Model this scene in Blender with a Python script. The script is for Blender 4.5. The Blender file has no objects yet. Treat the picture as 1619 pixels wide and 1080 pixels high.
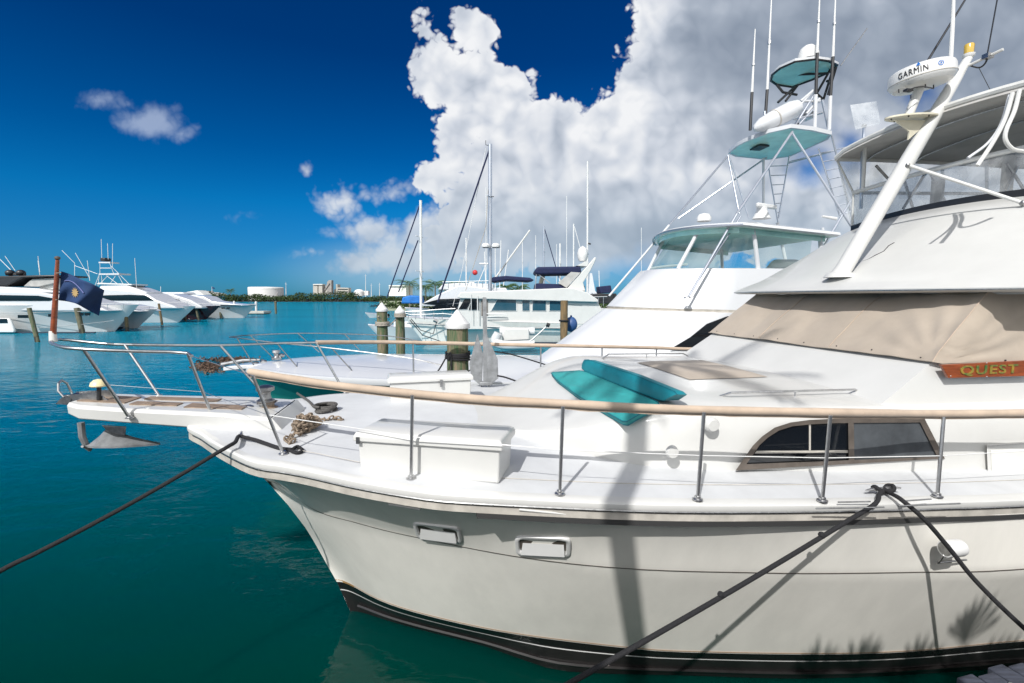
import bpy, bmesh, math, random
import numpy as np
from math import sin, cos, pi, radians, sqrt, atan2
from mathutils import Vector, Matrix, noise
random.seed(7)
SC = bpy.context.scene
COL = SC.collection

# ------------------------------------------------------------------ camera
CAMH = 4.0
PITCH = math.atan(70 / 765.0)
cam_d = bpy.data.cameras.new('camera')
cam_d.sensor_width = 36.0
cam_d.lens = 36.0 * 765 / 1619
cam_d.clip_start = 0.05
cam_d.clip_end = 6000
cam = bpy.data.objects.new('camera', cam_d)
cam.location = (0, 0, CAMH)
cam.rotation_euler = (pi / 2 - PITCH, 0, 0)
COL.objects.link(cam)
SC.camera = cam
SC.view_settings.view_transform = 'Standard'
SC.view_settings.look = 'None'
SC.view_settings.exposure = 0.38
SC.view_settings.gamma = 1.0
SC.render.engine = 'CYCLES'
SC.cycles.max_bounces = 8
SC.cycles.transparent_max_bounces = 16
SC.cycles.caustics_reflective = False
SC.cycles.caustics_refractive = False

# ------------------------------------------------------------------ sun and sky
SUN_EL = radians(42)
SUN_AZ = radians(24)          # light travels towards +Y, turned this far towards +X
ldir = Vector((sin(SUN_AZ) * cos(SUN_EL), cos(SUN_AZ) * cos(SUN_EL), -sin(SUN_EL)))
sd = bpy.data.lights.new('sun', 'SUN')
sd.energy = 3.6
sd.angle = radians(0.53)
sd.color = (1.0, 0.98, 0.95)
sun = bpy.data.objects.new('sun', sd)
sun.rotation_euler = ldir.to_track_quat('-Z', 'Y').to_euler()
sun.location = (-10, -25, 30)
COL.objects.link(sun)

world = bpy.data.worlds.new('World')
SC.world = world
world.use_nodes = True

def build_world():
    nt = world.node_tree
    N, L = nt.nodes, nt.links
    N.clear()
    def put(inp, v):
        if isinstance(v, (int, float)): inp.default_value = v
        elif isinstance(v, (tuple, list)): inp.default_value = tuple(v)
        else: L.new(v, inp)
    def mth(op, a, b=None, c=None, clamp=False):
        n = N.new('ShaderNodeMath'); n.operation = op; n.use_clamp = clamp
        put(n.inputs[0], a)
        if b is not None: put(n.inputs[1], b)
        if c is not None: put(n.inputs[2], c)
        return n.outputs[0]
    def vm(op, a, b=None, out=0):
        n = N.new('ShaderNodeVectorMath'); n.operation = op
        put(n.inputs[0], a)
        if b is not None: put(n.inputs[1], b)
        return n.outputs['Value' if out else 'Vector']
    def comb(x, y, z=0.0):
        n = N.new('ShaderNodeCombineXYZ')
        put(n.inputs[0], x); put(n.inputs[1], y); put(n.inputs[2], z)
        return n.outputs[0]
    def noise_(vec, scale, detail=6, rough=0.55, lac=2.0):
        n = N.new('ShaderNodeTexNoise'); n.noise_dimensions = '3D'
        L.new(vec, n.inputs['Vector'])
        n.inputs['Scale'].default_value = scale
        n.inputs['Detail'].default_value = detail
        n.inputs['Roughness'].default_value = rough
        n.inputs['Lacunarity'].default_value = lac
        return n.outputs[0], n.outputs[1]
    def smooth(v, a, b, c=0.0, d=1.0):
        n = N.new('ShaderNodeMapRange'); n.interpolation_type = 'SMOOTHSTEP'
        put(n.inputs['Value'], v)
        n.inputs['From Min'].default_value = a; n.inputs['From Max'].default_value = b
        n.inputs['To Min'].default_value = c; n.inputs['To Max'].default_value = d
        return n.outputs[0]
    def mixc(f, a, b):
        n = N.new('ShaderNodeMix'); n.data_type = 'RGBA'
        put(n.inputs[0], f); put(n.inputs[6], a); put(n.inputs[7], b)
        return n.outputs[2]
    tc = N.new('ShaderNodeTexCoord')
    d = vm('NORMALIZE', tc.outputs['Generated'])
    sp = N.new('ShaderNodeSeparateXYZ'); L.new(d, sp.inputs[0])
    X, Y, Z = sp.outputs
    Yc = mth('MAXIMUM', Y, 0.06)
    u = mth('DIVIDE', X, Yc); w = mth('DIVIDE', Z, Yc)
    # sky
    sky = N.new('ShaderNodeTexSky'); sky.sky_type = 'NISHITA'
    sky.sun_disc = False
    sky.sun_elevation = SUN_EL
    sky.sun_rotation = pi + SUN_AZ
    sky.air_density = 1.0; sky.dust_density = 0.25; sky.ozone_density = 3.0
    el = mth('MAXIMUM', Z, 0.0)
    hs = N.new('ShaderNodeHueSaturation')
    hs.inputs['Hue'].default_value = 0.5
    L.new(sky.outputs[0], hs.inputs['Color'])
    hs.inputs['Saturation'].default_value = 1.0
    hs.inputs['Value'].default_value = 1.0
    pr = N.new('ShaderNodeValToRGB'); L.new(el, pr.inputs[0])
    pe = pr.color_ramp.elements
    pe[0].position = 0.0; pe[0].color = (0.075, 0.37, 0.78, 1); pe[1].position = 0.42; pe[1].color = (0.0, 0.20, 0.52, 1)
    for ps, c_ in ((0.07, (0.060, 0.40, 0.80, 1)), (0.17, (0.010, 0.43, 0.82, 1)), (0.26, (0.0, 0.32, 0.69, 1))):
        x_ = pe.new(ps); x_.color = c_
    pol = pr.outputs[0]
    mul = N.new('ShaderNodeMix'); mul.data_type = 'RGBA'; mul.blend_type = 'MULTIPLY'
    mul.inputs[0].default_value = 1.0
    L.new(hs.outputs[0], mul.inputs[6]); L.new(pol, mul.inputs[7])
    skyc = mul.outputs[2]
    # cloud field on the direction
    p = comb(u, w)
    _, nc = noise_(p, 5.5, 7, 0.62)
    off = vm('SUBTRACT', nc, (0.5, 0.5, 0.5))
    sc1 = N.new('ShaderNodeVectorMath'); sc1.operation = 'SCALE'
    L.new(off, sc1.inputs[0]); sc1.inputs[3].default_value = 0.085
    pw = vm('ADD', p, sc1.outputs[0])
    def blob(px, py, rx, ry):
        c = ((px - 809.5) / 765, (470 - py) / 765, 0)
        q = vm('SUBTRACT', pw, c)
        q = vm('MULTIPLY', q, (765 / rx, 765 / ry, 0))
        ln = vm('LENGTH', q, out=1)
        return mth('SUBTRACT', 1.0, ln)
    def field(bl):
        F = None
        for b in bl:
            v = mth('MULTIPLY', blob(*b[:4]), min(b[2], b[3]) / 80.0)
            if F is None: F = v
            else:
                n = N.new('ShaderNodeMath'); n.operation = 'SMOOTH_MAX'
                L.new(F, n.inputs[0]); L.new(v, n.inputs[1]); n.inputs[2].default_value = 0.12
                F = n.outputs[0]
        return F
    big = [(676, 52, 21, 46), (704, 112, 42, 52), (750, 76, 34, 54), (738, 150, 62, 66), (800, 168, 54, 56), (720, 220, 45, 45),
           (850, 260, 130, 105), (1010, 220, 130, 70), (960, 330, 260, 120), (790, 350, 110, 90),
           (1150, 160, 190, 150), (1120, 20, 120, 130), (1350, 80, 330, 260), (1650, 120, 420, 190),
           (1250, 330, 340, 90), (1480, 300, 250, 90), (1780, 330, 320, 70), (700, 290, 40, 32), (752, 190, 44, 50)]
    low = [(494, 284, 10, 9), (505, 310, 16, 12), (545, 325, 42, 34), (610, 312, 52, 22), (590, 365, 80, 34),
           (505, 399, 44, 11), (640, 410, 95, 42), (575, 415, 48, 34), (700, 375, 75, 55), (665, 295, 14, 14)]
    F1 = field(big)
    F2 = field(low)
    def billow(vec, octs=((6.0, 0.44), (13.0, 0.28), (28.0, 0.16), (60.0, 0.12))):
        t_ = None
        for sc_, wt_ in octs:
            f_, _q = noise_(vec, sc_, 1.0, 0.4)
            v_ = mth('MULTIPLY', mth('MULTIPLY', mth('ABSOLUTE', mth('SUBTRACT', f_, 0.5)), 4.2, clamp=True), wt_)
            t_ = v_ if t_ is None else mth('ADD', t_, v_)
        return t_
    n1 = billow(p)
    n2, _ = noise_(p, 4.0, 4, 0.5)
    d1 = mth('ADD', F1, mth('MULTIPLY', mth('SUBTRACT', n1, 0.33), 0.78))
    d2 = mth('ADD', F2, mth('MULTIPLY', mth('SUBTRACT', n1, 0.42), 0.50))
    a1 = smooth(d1, 0.0, 0.12)
    a2 = smooth(d2, -0.03, 0.32, 0, 0.88)
    # holes of blue low on the right
    hole = field([(1270, 275, 42, 30), (985, 432, 70, 34), (1420, 150, 40, 26), (1330, 240, 30, 44)])
    hole = smooth(mth('ADD', hole, mth('MULTIPLY', mth('SUBTRACT', n2, 0.5), 1.2)), -0.15, 0.4, 1.0, 0.15)
    a1 = mth('MULTIPLY', a1, hole)
    haze_fade = smooth(w, 0.0, 0.09)
    a1 = mth('MULTIPLY', a1, haze_fade)
    a2 = mth('MULTIPLY', a2, smooth(w, 0.0, 0.07, 0.25, 1.0))
    # thin detached clouds
    F3 = field([(258, 208, 54, 30), (300, 217, 32, 17), (185, 166, 50, 15), (230, 178, 24, 8), (392, 340, 24, 10), (425, 342, 12, 6)])
    d3 = mth('ADD', F3, mth('ADD', mth('MULTIPLY', mth('SUBTRACT', n2, 0.5), 0.5), mth('MULTIPLY', mth('SUBTRACT', n1, 0.4), 0.35)))
    a3 = smooth(d3, -0.03, 0.34, 0, 0.72)
    # relief: density difference towards the light (up and to the left)
    pl = vm('ADD', p, (-0.020, 0.028, 0.0))
    oc = ((4.5, 0.50), (10.0, 0.32), (22.0, 0.18))
    h1 = billow(p, oc)
    m1 = billow(pl, oc)
    pl2 = vm('ADD', p, (-0.05, 0.07, 0.0))
    m2, _ = noise_(pl2, 4.0, 4, 0.5)
    rel = mth('ADD', mth('MULTIPLY', mth('SUBTRACT', h1, m1), 0.62), mth('MULTIPLY', mth('SUBTRACT', n2, m2), 0.8))
    rel = mth('ADD', rel, mth('MULTIPLY', mth('SUBTRACT', h1, 0.42), 0.22))
    # large grey masses: thick cloud to the upper right, grey bases
    gm = field([(1230, 90, 210, 130), (1480, 100, 260, 130), (1060, 370, 210, 50), (1180, 210, 130, 60), (880, 385, 120, 30), (1560, 60, 200, 150)])
    gm = smooth(mth('ADD', gm, mth('MULTIPLY', mth('SUBTRACT', n2, 0.5), 0.8)), -0.5, 1.0)
    rel = mth('MULTIPLY', rel, mth('SUBTRACT', 1.0, mth('MULTIPLY', gm, 0.55)))
    lit = mth('SUBTRACT', mth('ADD', 0.80, rel), mth('MULTIPLY', gm, 0.56), clamp=True)
    edge = smooth(d1, 0.0, 0.55, 0.12, 0.0)
    lit = mth('ADD', lit, edge, clamp=True)
    cr = N.new('ShaderNodeValToRGB')
    e = cr.color_ramp.elements
    e[0].position = 0.0; e[0].color = (0.17, 0.215, 0.29, 1)
    e[1].position = 1.0; e[1].color = (0.80, 0.81, 0.83, 1)
    x = cr.color_ramp.elements.new(0.45); x.color = (0.36, 0.41, 0.49, 1)
    x = cr.color_ramp.elements.new(0.70); x.color = (0.56, 0.60, 0.67, 1)
    L.new(lit, cr.inputs[0])
    ccol = mixc(smooth(w, 0.30, 0.03, 0, 0.62), cr.outputs[0], (0.36, 0.46, 0.56, 1))
    thin = (0.32, 0.39, 0.53, 1)
    bg1 = N.new('ShaderNodeBackground'); L.new(skyc, bg1.inputs[0]); bg1.inputs[1].default_value = SKY_STRENGTH
    bg2 = N.new('ShaderNodeBackground'); L.new(ccol, bg2.inputs[0]); bg2.inputs[1].default_value = 0.86
    bg3 = N.new('ShaderNodeBackground'); put(bg3.inputs[0], thin); bg3.inputs[1].default_value = 1.0
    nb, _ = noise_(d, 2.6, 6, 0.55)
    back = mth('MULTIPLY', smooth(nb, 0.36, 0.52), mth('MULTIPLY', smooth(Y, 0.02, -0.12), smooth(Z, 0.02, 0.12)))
    bg_fill = N.new('ShaderNodeBackground'); bg_fill.inputs[0].default_value = (0.80, 0.80, 0.79, 1); bg_fill.inputs[1].default_value = 1.4  # bright clouds added behind the camera as neutral fill light on the hull
    front = smooth(Y, 0.06, 0.16)
    a12 = mth('MULTIPLY', mth('MAXIMUM', a1, a2), front)
    a3 = mth('MULTIPLY', a3, front)
    s1 = N.new('ShaderNodeMixShader'); L.new(a3, s1.inputs[0]); L.new(bg1.outputs[0], s1.inputs[1]); L.new(bg3.outputs[0], s1.inputs[2])
    s2 = N.new('ShaderNodeMixShader'); L.new(a12, s2.inputs[0]); L.new(s1.outputs[0], s2.inputs[1]); L.new(bg2.outputs[0], s2.inputs[2])
    hb_ = vm('LENGTH', vm('MULTIPLY', vm('SUBTRACT', p, ((740 - 809.5) / 765, 40 / 765, 0)), (765 / 360, 765 / 75, 0)), out=1)
    a4 = mth('MULTIPLY', smooth(hb_, 1.0, 0.25, 0, 0.62), front)
    bg5 = N.new('ShaderNodeBackground'); bg5.inputs[0].default_value = (0.30, 0.45, 0.56, 1)
    s2b = N.new('ShaderNodeMixShader'); L.new(a4, s2b.inputs[0]); L.new(s1.outputs[0], s2b.inputs[1]); L.new(bg5.outputs[0], s2b.inputs[2]); L.new(s2b.outputs[0], s2.inputs[1])
    s3 = N.new('ShaderNodeMixShader'); L.new(back, s3.inputs[0]); L.new(s2.outputs[0], s3.inputs[1]); L.new(bg_fill.outputs[0], s3.inputs[2])
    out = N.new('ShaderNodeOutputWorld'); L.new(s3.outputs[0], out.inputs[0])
    world.cycles.sampling_method = 'MANUAL'
    world.cycles.sample_map_resolution = 512
SKY_STRENGTH = 0.079
build_world()

# ------------------------------------------------------------------ photo rays -> points at a real depth
FPX = 765.0
TC, TS = cos(PITCH), sin(PITCH)
def ray(x, y):
    u = x - 809.5; v = y - 540.0
    return np.array([u, FPX * TC - v * TS, -v * TC - FPX * TS])
C0 = np.array([0, 0, CAMH])
def PY(x, y, Y):
    r = ray(x, y); return C0 + r * (Y / r[1])
def PZ(x, y, z):
    r = ray(x, y); return C0 + r * ((z - CAMH) / r[2])
AL = radians(9)
CA, SA = cos(AL), sin(AL)
def PV(x, y, v):                      # on the vertical plane at offset v of the berth frame
    r = ray(x, y); return C0 + r * (v / (-r[0] * SA + r[1] * CA))
def PS(x, y, s):
    r = ray(x, y); return C0 + r * (s / (r[0] * CA + r[1] * SA))
def F(s, v, z):                       # berth frame (s aft, v away from the dock) -> world
    return np.array([s * CA - v * SA, s * SA + v * CA, z])
def SVZ(p):
    return (p[0] * CA + p[1] * SA, -p[0] * SA + p[1] * CA, p[2])

# ------------------------------------------------------------------ mesh helpers
def nrm(a):
    a = np.asarray(a, float); l = np.linalg.norm(a)
    return a / l if l > 1e-12 else a
class M:
    def __init__(s): s.v = []; s.f = []
    def add(s, vs, fs):
        o = len(s.v); s.v += [tuple(map(float, p)) for p in vs]; s.f += [tuple(i + o for i in f) for f in fs]; return s
    def poly(s, pts): return s.add(pts, [tuple(range(len(pts)))])
    def grid(s, rows, close=False):
        n = len(rows[0]); vs = [p for r in rows for p in r]; fs = []
        for i in range(len(rows) - 1):
            for j in range(n if close else n - 1):
                k = (j + 1) % n
                fs.append((i * n + j, i * n + k, (i + 1) * n + k, (i + 1) * n + j))
        return s.add(vs, fs)
    def tube(s, pts, r, n=8, caps=True):
        pts = [np.asarray(p, float) for p in pts]
        rs = r if isinstance(r, (list, tuple)) else [r] * len(pts)
        t0 = nrm(pts[1] - pts[0])
        up = np.array([0, 0, 1.0]) if abs(t0[2]) < 0.9 else np.array([1.0, 0, 0])
        a = nrm(np.cross(t0, up)); rows = []
        for i, p in enumerate(pts):
            if i == 0: t = t0
            elif i == len(pts) - 1: t = nrm(pts[i] - pts[i - 1])
            else: t = nrm(nrm(pts[i + 1] - p) + nrm(p - pts[i - 1]))
            a = nrm(a - t * np.dot(a, t)); b = np.cross(t, a)
            rows.append([p + rs[i] * (cos(2 * pi * k / n) * a + sin(2 * pi * k / n) * b) for k in range(n)])
        o = len(s.v); s.grid(rows, True)
        if caps:
            s.f.append(tuple(o + k for k in range(n))[::-1])
            q = o + (len(pts) - 1) * n; s.f.append(tuple(q + k for k in range(n)))
        return s
    def box(s, c, ex, ey, ez):
        c, ex, ey, ez = [np.asarray(q, float) for q in (c, ex, ey, ez)]
        vs = [c + i * ex + j * ey + k * ez for k in (-1, 1) for j in (-1, 1) for i in (-1, 1)]
        return s.add(vs, [(0, 2, 3, 1), (4, 5, 7, 6), (0, 1, 5, 4), (2, 6, 7, 3), (0, 4, 6, 2), (1, 3, 7, 5)])
    def hexa(s, b4, t4):
        return s.add(list(b4) + list(t4), [(3, 2, 1, 0), (4, 5, 6, 7), (0, 1, 5, 4), (1, 2, 6, 5), (2, 3, 7, 6), (3, 0, 4, 7)])
    def prism(s, pts, vec):
        n = len(pts); vec = np.asarray(vec, float); a = [np.asarray(p, float) for p in pts]; b = [p + vec for p in a]
        return s.add(a + b, [tuple(range(n))[::-1], tuple(range(n, 2 * n))] + [(i, (i + 1) % n, n + (i + 1) % n, n + i) for i in range(n)])
    def lathe(s, c, prof, axis=(0, 0, 1), n=20):
        c = np.asarray(c, float); t = nrm(axis)
        up = np.array([1.0, 0, 0]) if abs(t[0]) < 0.9 else np.array([0, 1.0, 0])
        a = nrm(np.cross(t, up)); b = np.cross(t, a)
        rows = [[c + t * h + max(r, 1e-4) * (cos(2 * pi * k / n) * a + sin(2 * pi * k / n) * b) for k in range(n)] for r, h in prof]
        return s.grid(rows, True)
    def ball(s, c, r, n=14, sz=(1, 1, 1)):
        rows = []
        for i in range(n // 2 + 1):
            th = pi * i / (n // 2)
            rows.append([np.asarray(c) + r * np.array([sin(th) * cos(2 * pi * k / n) * sz[0], sin(th) * sin(2 * pi * k / n) * sz[1], cos(th) * sz[2]]) for k in range(n)])
        return s.grid(rows, True)
def cr_curve(pts, n=8):
    P = [np.asarray(p, float) for p in pts]; P = [2 * P[0] - P[1]] + P + [2 * P[-1] - P[-2]]; out = []
    for i in range(1, len(P) - 2):
        for k in range(n):
            t = k / n
            out.append(0.5 * ((2 * P[i]) + (-P[i - 1] + P[i + 1]) * t + (2 * P[i - 1] - 5 * P[i] + 4 * P[i + 1] - P[i + 2]) * t * t + (-P[i - 1] + 3 * P[i] - 3 * P[i + 1] + P[i + 2]) * t ** 3))
    out.append(P[-2]); return out

def thing(name, label, cat, base, group=None):
    o = bpy.data.objects.new(name, None); COL.objects.link(o)
    o.empty_display_size = 0.2
    o.location = tuple(float(q) for q in base)
    o['label'] = label; o['category'] = cat
    if group: o['group'] = group
    return o
def wloc(o):
    l = np.zeros(3)
    while o is not None: l = l + np.array(o.location); o = o.parent
    return l
def mk(name, m, mat, parent=None, label=None, cat=None, group=None, kind=None, smooth=40, bevel=0, origin=None, seg=2):
    me = bpy.data.meshes.new(name)
    base = wloc(parent) if parent is not None else (np.asarray(origin, float) if origin is not None else (np.array(m.v[0]) if cat else np.zeros(3)))
    V = np.array(m.v) - base
    me.from_pydata(V.tolist(), [], m.f)
    bm = bmesh.new(); bm.from_mesh(me)
    bmesh.ops.remove_doubles(bm, verts=bm.verts, dist=1e-5)
    bmesh.ops.recalc_face_normals(bm, faces=bm.faces)
    bm.to_mesh(me); bm.free()
    if smooth:
        for p in me.polygons: p.use_smooth = True
        me.set_sharp_from_angle(angle=radians(smooth))
    me.materials.append(MAT[mat] if isinstance(mat, str) else mat)
    o = bpy.data.objects.new(name, me); COL.objects.link(o)
    if parent is not None: o.parent = parent
    else: o.location = tuple(base)
    if bevel:
        b = o.modifiers.new('bevel', 'BEVEL'); b.width = bevel; b.segments = seg; b.limit_method = 'ANGLE'; b.angle_limit = radians(35)
        b.harden_normals = False
    if label: o['label'] = label
    if cat: o['category'] = cat
    if group: o['group'] = group
    if kind: o['kind'] = kind
    return o

# ------------------------------------------------------------------ materials
MAT = {}
def mat(name, col, rough=0.5, metal=0.0, coat=0.0, var=0.0, vscale=3.0, bump=0.0, bscale=40.0, col2=None, stretch=(1, 1, 1), spec=0.5, sheen=0.0, contrast=(0.35, 0.65), rvar=0.0):
    m = bpy.data.materials.new(name); m.use_nodes = True; MAT[name] = m
    nt = m.node_tree; b = nt.nodes['Principled BSDF']
    b.inputs['Base Color'].default_value = (*col, 1); b.inputs['Roughness'].default_value = rough
    b.inputs['Metallic'].default_value = metal; b.inputs['Coat Weight'].default_value = coat; b.inputs['Coat Roughness'].default_value = 0.08
    b.inputs['Specular IOR Level'].default_value = spec
    if sheen: b.inputs['Sheen Weight'].default_value = sheen
    tc = nt.nodes.new('ShaderNodeTexCoord'); mp = nt.nodes.new('ShaderNodeMapping'); mp.inputs['Scale'].default_value = stretch
    nt.links.new(tc.outputs['Object'], mp.inputs[0])
    if var or col2:
        c2 = col2 or tuple(c * (1 - var) for c in col)
        n = nt.nodes.new('ShaderNodeTexNoise'); n.inputs['Scale'].default_value = vscale; n.inputs['Detail'].default_value = 6; n.inputs['Roughness'].default_value = 0.6
        nt.links.new(mp.outputs[0], n.inputs['Vector'])
        r = nt.nodes.new('ShaderNodeValToRGB'); r.color_ramp.elements[0].position = contrast[0]; r.color_ramp.elements[1].position = contrast[1]
        r.color_ramp.elements[0].color = (*col, 1); r.color_ramp.elements[1].color = (*c2, 1)
        nt.links.new(n.outputs[0], r.inputs[0]); nt.links.new(r.outputs[0], b.inputs['Base Color'])
        if rvar:
            mr = nt.nodes.new('ShaderNodeMapRange'); mr.inputs['To Min'].default_value = rough; mr.inputs['To Max'].default_value = rough + rvar
            nt.links.new(n.outputs[0], mr.inputs[0]); nt.links.new(mr.outputs[0], b.inputs['Roughness'])
    if bump:
        n = nt.nodes.new('ShaderNodeTexNoise'); n.inputs['Scale'].default_value = bscale; n.inputs['Detail'].default_value = 5
        nt.links.new(mp.outputs[0], n.inputs['Vector'])
        bp = nt.nodes.new('ShaderNodeBump'); bp.inputs['Strength'].default_value = min(1, bump * 10); bp.inputs['Distance'].default_value = bump * 0.05
        nt.links.new(n.outputs[0], bp.inputs['Height']); nt.links.new(bp.outputs[0], b.inputs['Normal'])
    return m
def clear_mat(name, tint, gloss=0.12, op=0.1, rough=0.03):
    m = bpy.data.materials.new(name); m.use_nodes = True; MAT[name] = m
    nt = m.node_tree; nt.nodes.clear(); N = nt.nodes.new
    t = N('ShaderNodeBsdfTransparent'); t.inputs[0].default_value = (*tint, 1)
    df = N('ShaderNodeBsdfDiffuse'); df.inputs[0].default_value = (0.7, 0.72, 0.74, 1)
    g = N('ShaderNodeBsdfGlossy'); g.inputs[1].default_value = rough
    a = N('ShaderNodeMixShader'); b = N('ShaderNodeMixShader')
    tc = N('ShaderNodeTexCoord'); nz = N('ShaderNodeTexNoise'); nz.inputs['Scale'].default_value = 3; nz.inputs['Detail'].default_value = 5
    mr = N('ShaderNodeMapRange'); mr.inputs['From Min'].default_value = 0.35; mr.inputs['From Max'].default_value = 0.7; mr.inputs['To Min'].default_value = op * 0.4; mr.inputs['To Max'].default_value = op * 1.8
    nt.links.new(tc.outputs['Object'], nz.inputs['Vector']); nt.links.new(nz.outputs[0], mr.inputs[0]); nt.links.new(mr.outputs[0], a.inputs[0])
    nt.links.new(t.outputs[0], a.inputs[1]); nt.links.new(df.outputs[0], a.inputs[2])
    fr = N('ShaderNodeLayerWeight'); fr.inputs[0].default_value = 0.3
    pw = N('ShaderNodeMath'); pw.operation = 'POWER'; pw.inputs[1].default_value = 3.5; nt.links.new(fr.outputs['Facing'], pw.inputs[0])
    ad = N('ShaderNodeMath'); ad.operation = 'MULTIPLY_ADD'; ad.inputs[1].default_value = 0.5; ad.inputs[2].default_value = 0.045
    nt.links.new(pw.outputs[0], ad.inputs[0]); nt.links.new(ad.outputs[0], b.inputs[0])
    nt.links.new(a.outputs[0], b.inputs[1]); nt.links.new(g.outputs[0], b.inputs[2])
    o = N('ShaderNodeOutputMaterial'); nt.links.new(b.outputs[0], o.inputs[0])
    return m
mat('gelcoat', (0.575, 0.573, 0.553), 0.30, coat=0.35, var=0.07, vscale=1.6, bump=0.004, bscale=18, rvar=0.15)
mat('deck_white', (0.57, 0.58, 0.59), 0.6, var=0.12, vscale=2.2, bump=0.05, bscale=120)
mat('hull_cream', (0.90, 0.875, 0.81), 0.30, coat=0.5, spec=0.3, var=0.11, vscale=1.1, rvar=0.12, stretch=(2.2, 2.2, .45), bump=0.006, bscale=1.2)
mat('fresh_white', (0.58, 0.592, 0.61), 0.25, coat=0.5, var=0.03, vscale=1.0)
mat('old_white', (0.74, 0.74, 0.70), 0.45, var=0.15, vscale=2.5)
mat('black_paint', (0.006, 0.006, 0.006), 0.2, coat=0.4, var=-0.5, vscale=2.0)
mat('bottom_paint', (0.010, 0.009, 0.009), 0.3, coat=0.4, var=-0.8, vscale=2.5, bump=0.01, bscale=30)
mat('tan_line', (0.55, 0.36, 0.22), 0.4)
mat('rub_beige', (0.50, 0.47, 0.42), 0.45, var=0.3, vscale=6)
mat('rubber', (0.03, 0.03, 0.03), 0.6)
mat('steel', (0.60, 0.60, 0.60), 0.28, metal=1.0, var=0.25, vscale=20, rvar=0.2)
mat('dull_steel', (0.42, 0.42, 0.42), 0.38, metal=1.0, var=0.35, vscale=25)
mat('aluminium', (0.55, 0.58, 0.64), 0.42, metal=0.9, var=0.1, vscale=10)
mat('galvanised', (0.30, 0.31, 0.32), 0.55, metal=0.4, var=0.35, vscale=9, bump=0.02)
mat('tan_canvas', (0.385, 0.325, 0.262), 0.85, var=0.14, vscale=2.0, bump=0.03, bscale=220, sheen=0.2)
mat('rail_canvas', (0.48, 0.375, 0.285), 0.85, var=0.2, vscale=5.0, bump=0.03, bscale=150, sheen=0.2)
mat('teal_vinyl', (0.008, 0.21, 0.26), 0.55, var=0.25, vscale=4, bump=0.01, bscale=60)
mat('teal_seat', (0.035, 0.31, 0.31), 0.6, var=0.2, vscale=4, bump=0.01, bscale=60)
mat('pale_seafoam', (0.60, 0.78, 0.70), 0.4, var=0.12, vscale=1.2)
mat('rust', (0.42, 0.25, 0.10), 0.7, var=0.4, vscale=30)
mat('teal_piping', (0.004, 0.13, 0.17), 0.6)
mat('seafoam', (0.50, 0.86, 0.78), 0.25, coat=0.4, var=0.25, vscale=1.5)
mat('seafoam_hull', (0.02, 0.22, 0.19), 0.15, coat=0.7, var=0.2, vscale=1.0)
mat('dark_rope', (0.012, 0.012, 0.014), 0.85, bump=0.2, bscale=90)
mat('grey_rope', (0.10, 0.095, 0.09), 0.9, bump=0.2, bscale=90, var=0.4, vscale=30)
mat('pale_rope', (0.42, 0.38, 0.32), 0.9, bump=0.2, bscale=90, var=0.4, vscale=30)
mat('varnished_wood', (0.28, 0.062, 0.016), 0.3, coat=0.6, var=0.45, vscale=6, stretch=(1, 1, 6))
mat('wet_wood', (0.30, 0.22, 0.16), 0.6, var=0.5, vscale=8, stretch=(1, 6, 6), bump=0.03)
mat('gold_leaf', (0.42, 0.26, 0.04), 0.35, metal=0.3, col2=(0.05, 0.16, 0.05), vscale=14)
mat('bronze_frame', (0.155, 0.13, 0.11), 0.45, metal=0.3, var=0.3, vscale=8)
mat('dark_glass', (0.006, 0.008, 0.011), 0.04, spec=0.8, coat=0.5)
mat('blue_glass', (0.02, 0.075, 0.11), 0.05, spec=0.8, coat=0.5)
mat('screened_glass', (0.05, 0.055, 0.06), 0.10, var=-0.8, vscale=2.5, coat=0.4)
mat('navy_canvas', (0.008, 0.014, 0.06), 0.85, var=0.3, vscale=4, bump=0.02)
mat('flag_blue', (0.006, 0.035, 0.12), 0.85, var=0.3, vscale=5, bump=0.02, bscale=120)
mat('flag_gold', (0.30, 0.21, 0.09), 0.8)
mat('flag_line', (0.10, 0.12, 0.28), 0.8)
mat('blue_tarp', (0.01, 0.16, 0.52), 0.6, var=0.3, vscale=2)
mat('grey_canvas', (0.44, 0.43, 0.41), 0.85, var=0.2, vscale=2, bump=0.02)
mat('white_canvas', (0.62, 0.62, 0.60), 0.75, var=0.15, vscale=4, bump=0.02)
mat('plastic_white', (0.66, 0.66, 0.65), 0.35, var=0.08, vscale=3)
mat('yellowed_plastic', (0.62, 0.58, 0.46), 0.4, var=0.15, vscale=6)
mat('amber', (0.50, 0.34, 0.06), 0.15, coat=0.6)
mat('cream_ball', (0.72, 0.62, 0.36), 0.4)
mat('dark_plastic', (0.02, 0.02, 0.022), 0.4)
mat('letter_black', (0.012, 0.012, 0.014), 0.4)
mat('logo_blue', (0.0, 0.12, 0.45), 0.4)
mat('pile_green', (0.055, 0.10, 0.045), 0.85, col2=(0.20, 0.155, 0.10), vscale=5, stretch=(3, 3, 0.35), bump=0.12, bscale=14, contrast=(0.4, 0.62))
mat('pile_brown', (0.24, 0.155, 0.07), 0.85, col2=(0.09, 0.07, 0.04), vscale=4, stretch=(3, 3, 0.35), bump=0.1, bscale=14)
mat('pile_grey', (0.17, 0.15, 0.10), 0.9, col2=(0.07, 0.075, 0.045), vscale=4, stretch=(3, 3, 0.35), bump=0.1, bscale=14)
mat('pile_wet', (0.035, 0.03, 0.02), 0.5, var=0.4, vscale=6)
mat('far_hull', (0.68, 0.68, 0.67), 0.25, coat=0.4, var=0.05, vscale=0.3)
mat('far_dark', (0.02, 0.022, 0.03), 0.15, coat=0.5)
mat('far_red', (0.05, 0.008, 0.012), 0.15, coat=0.5)
mat('antifoul', (0.02, 0.03, 0.05), 0.5)
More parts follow.
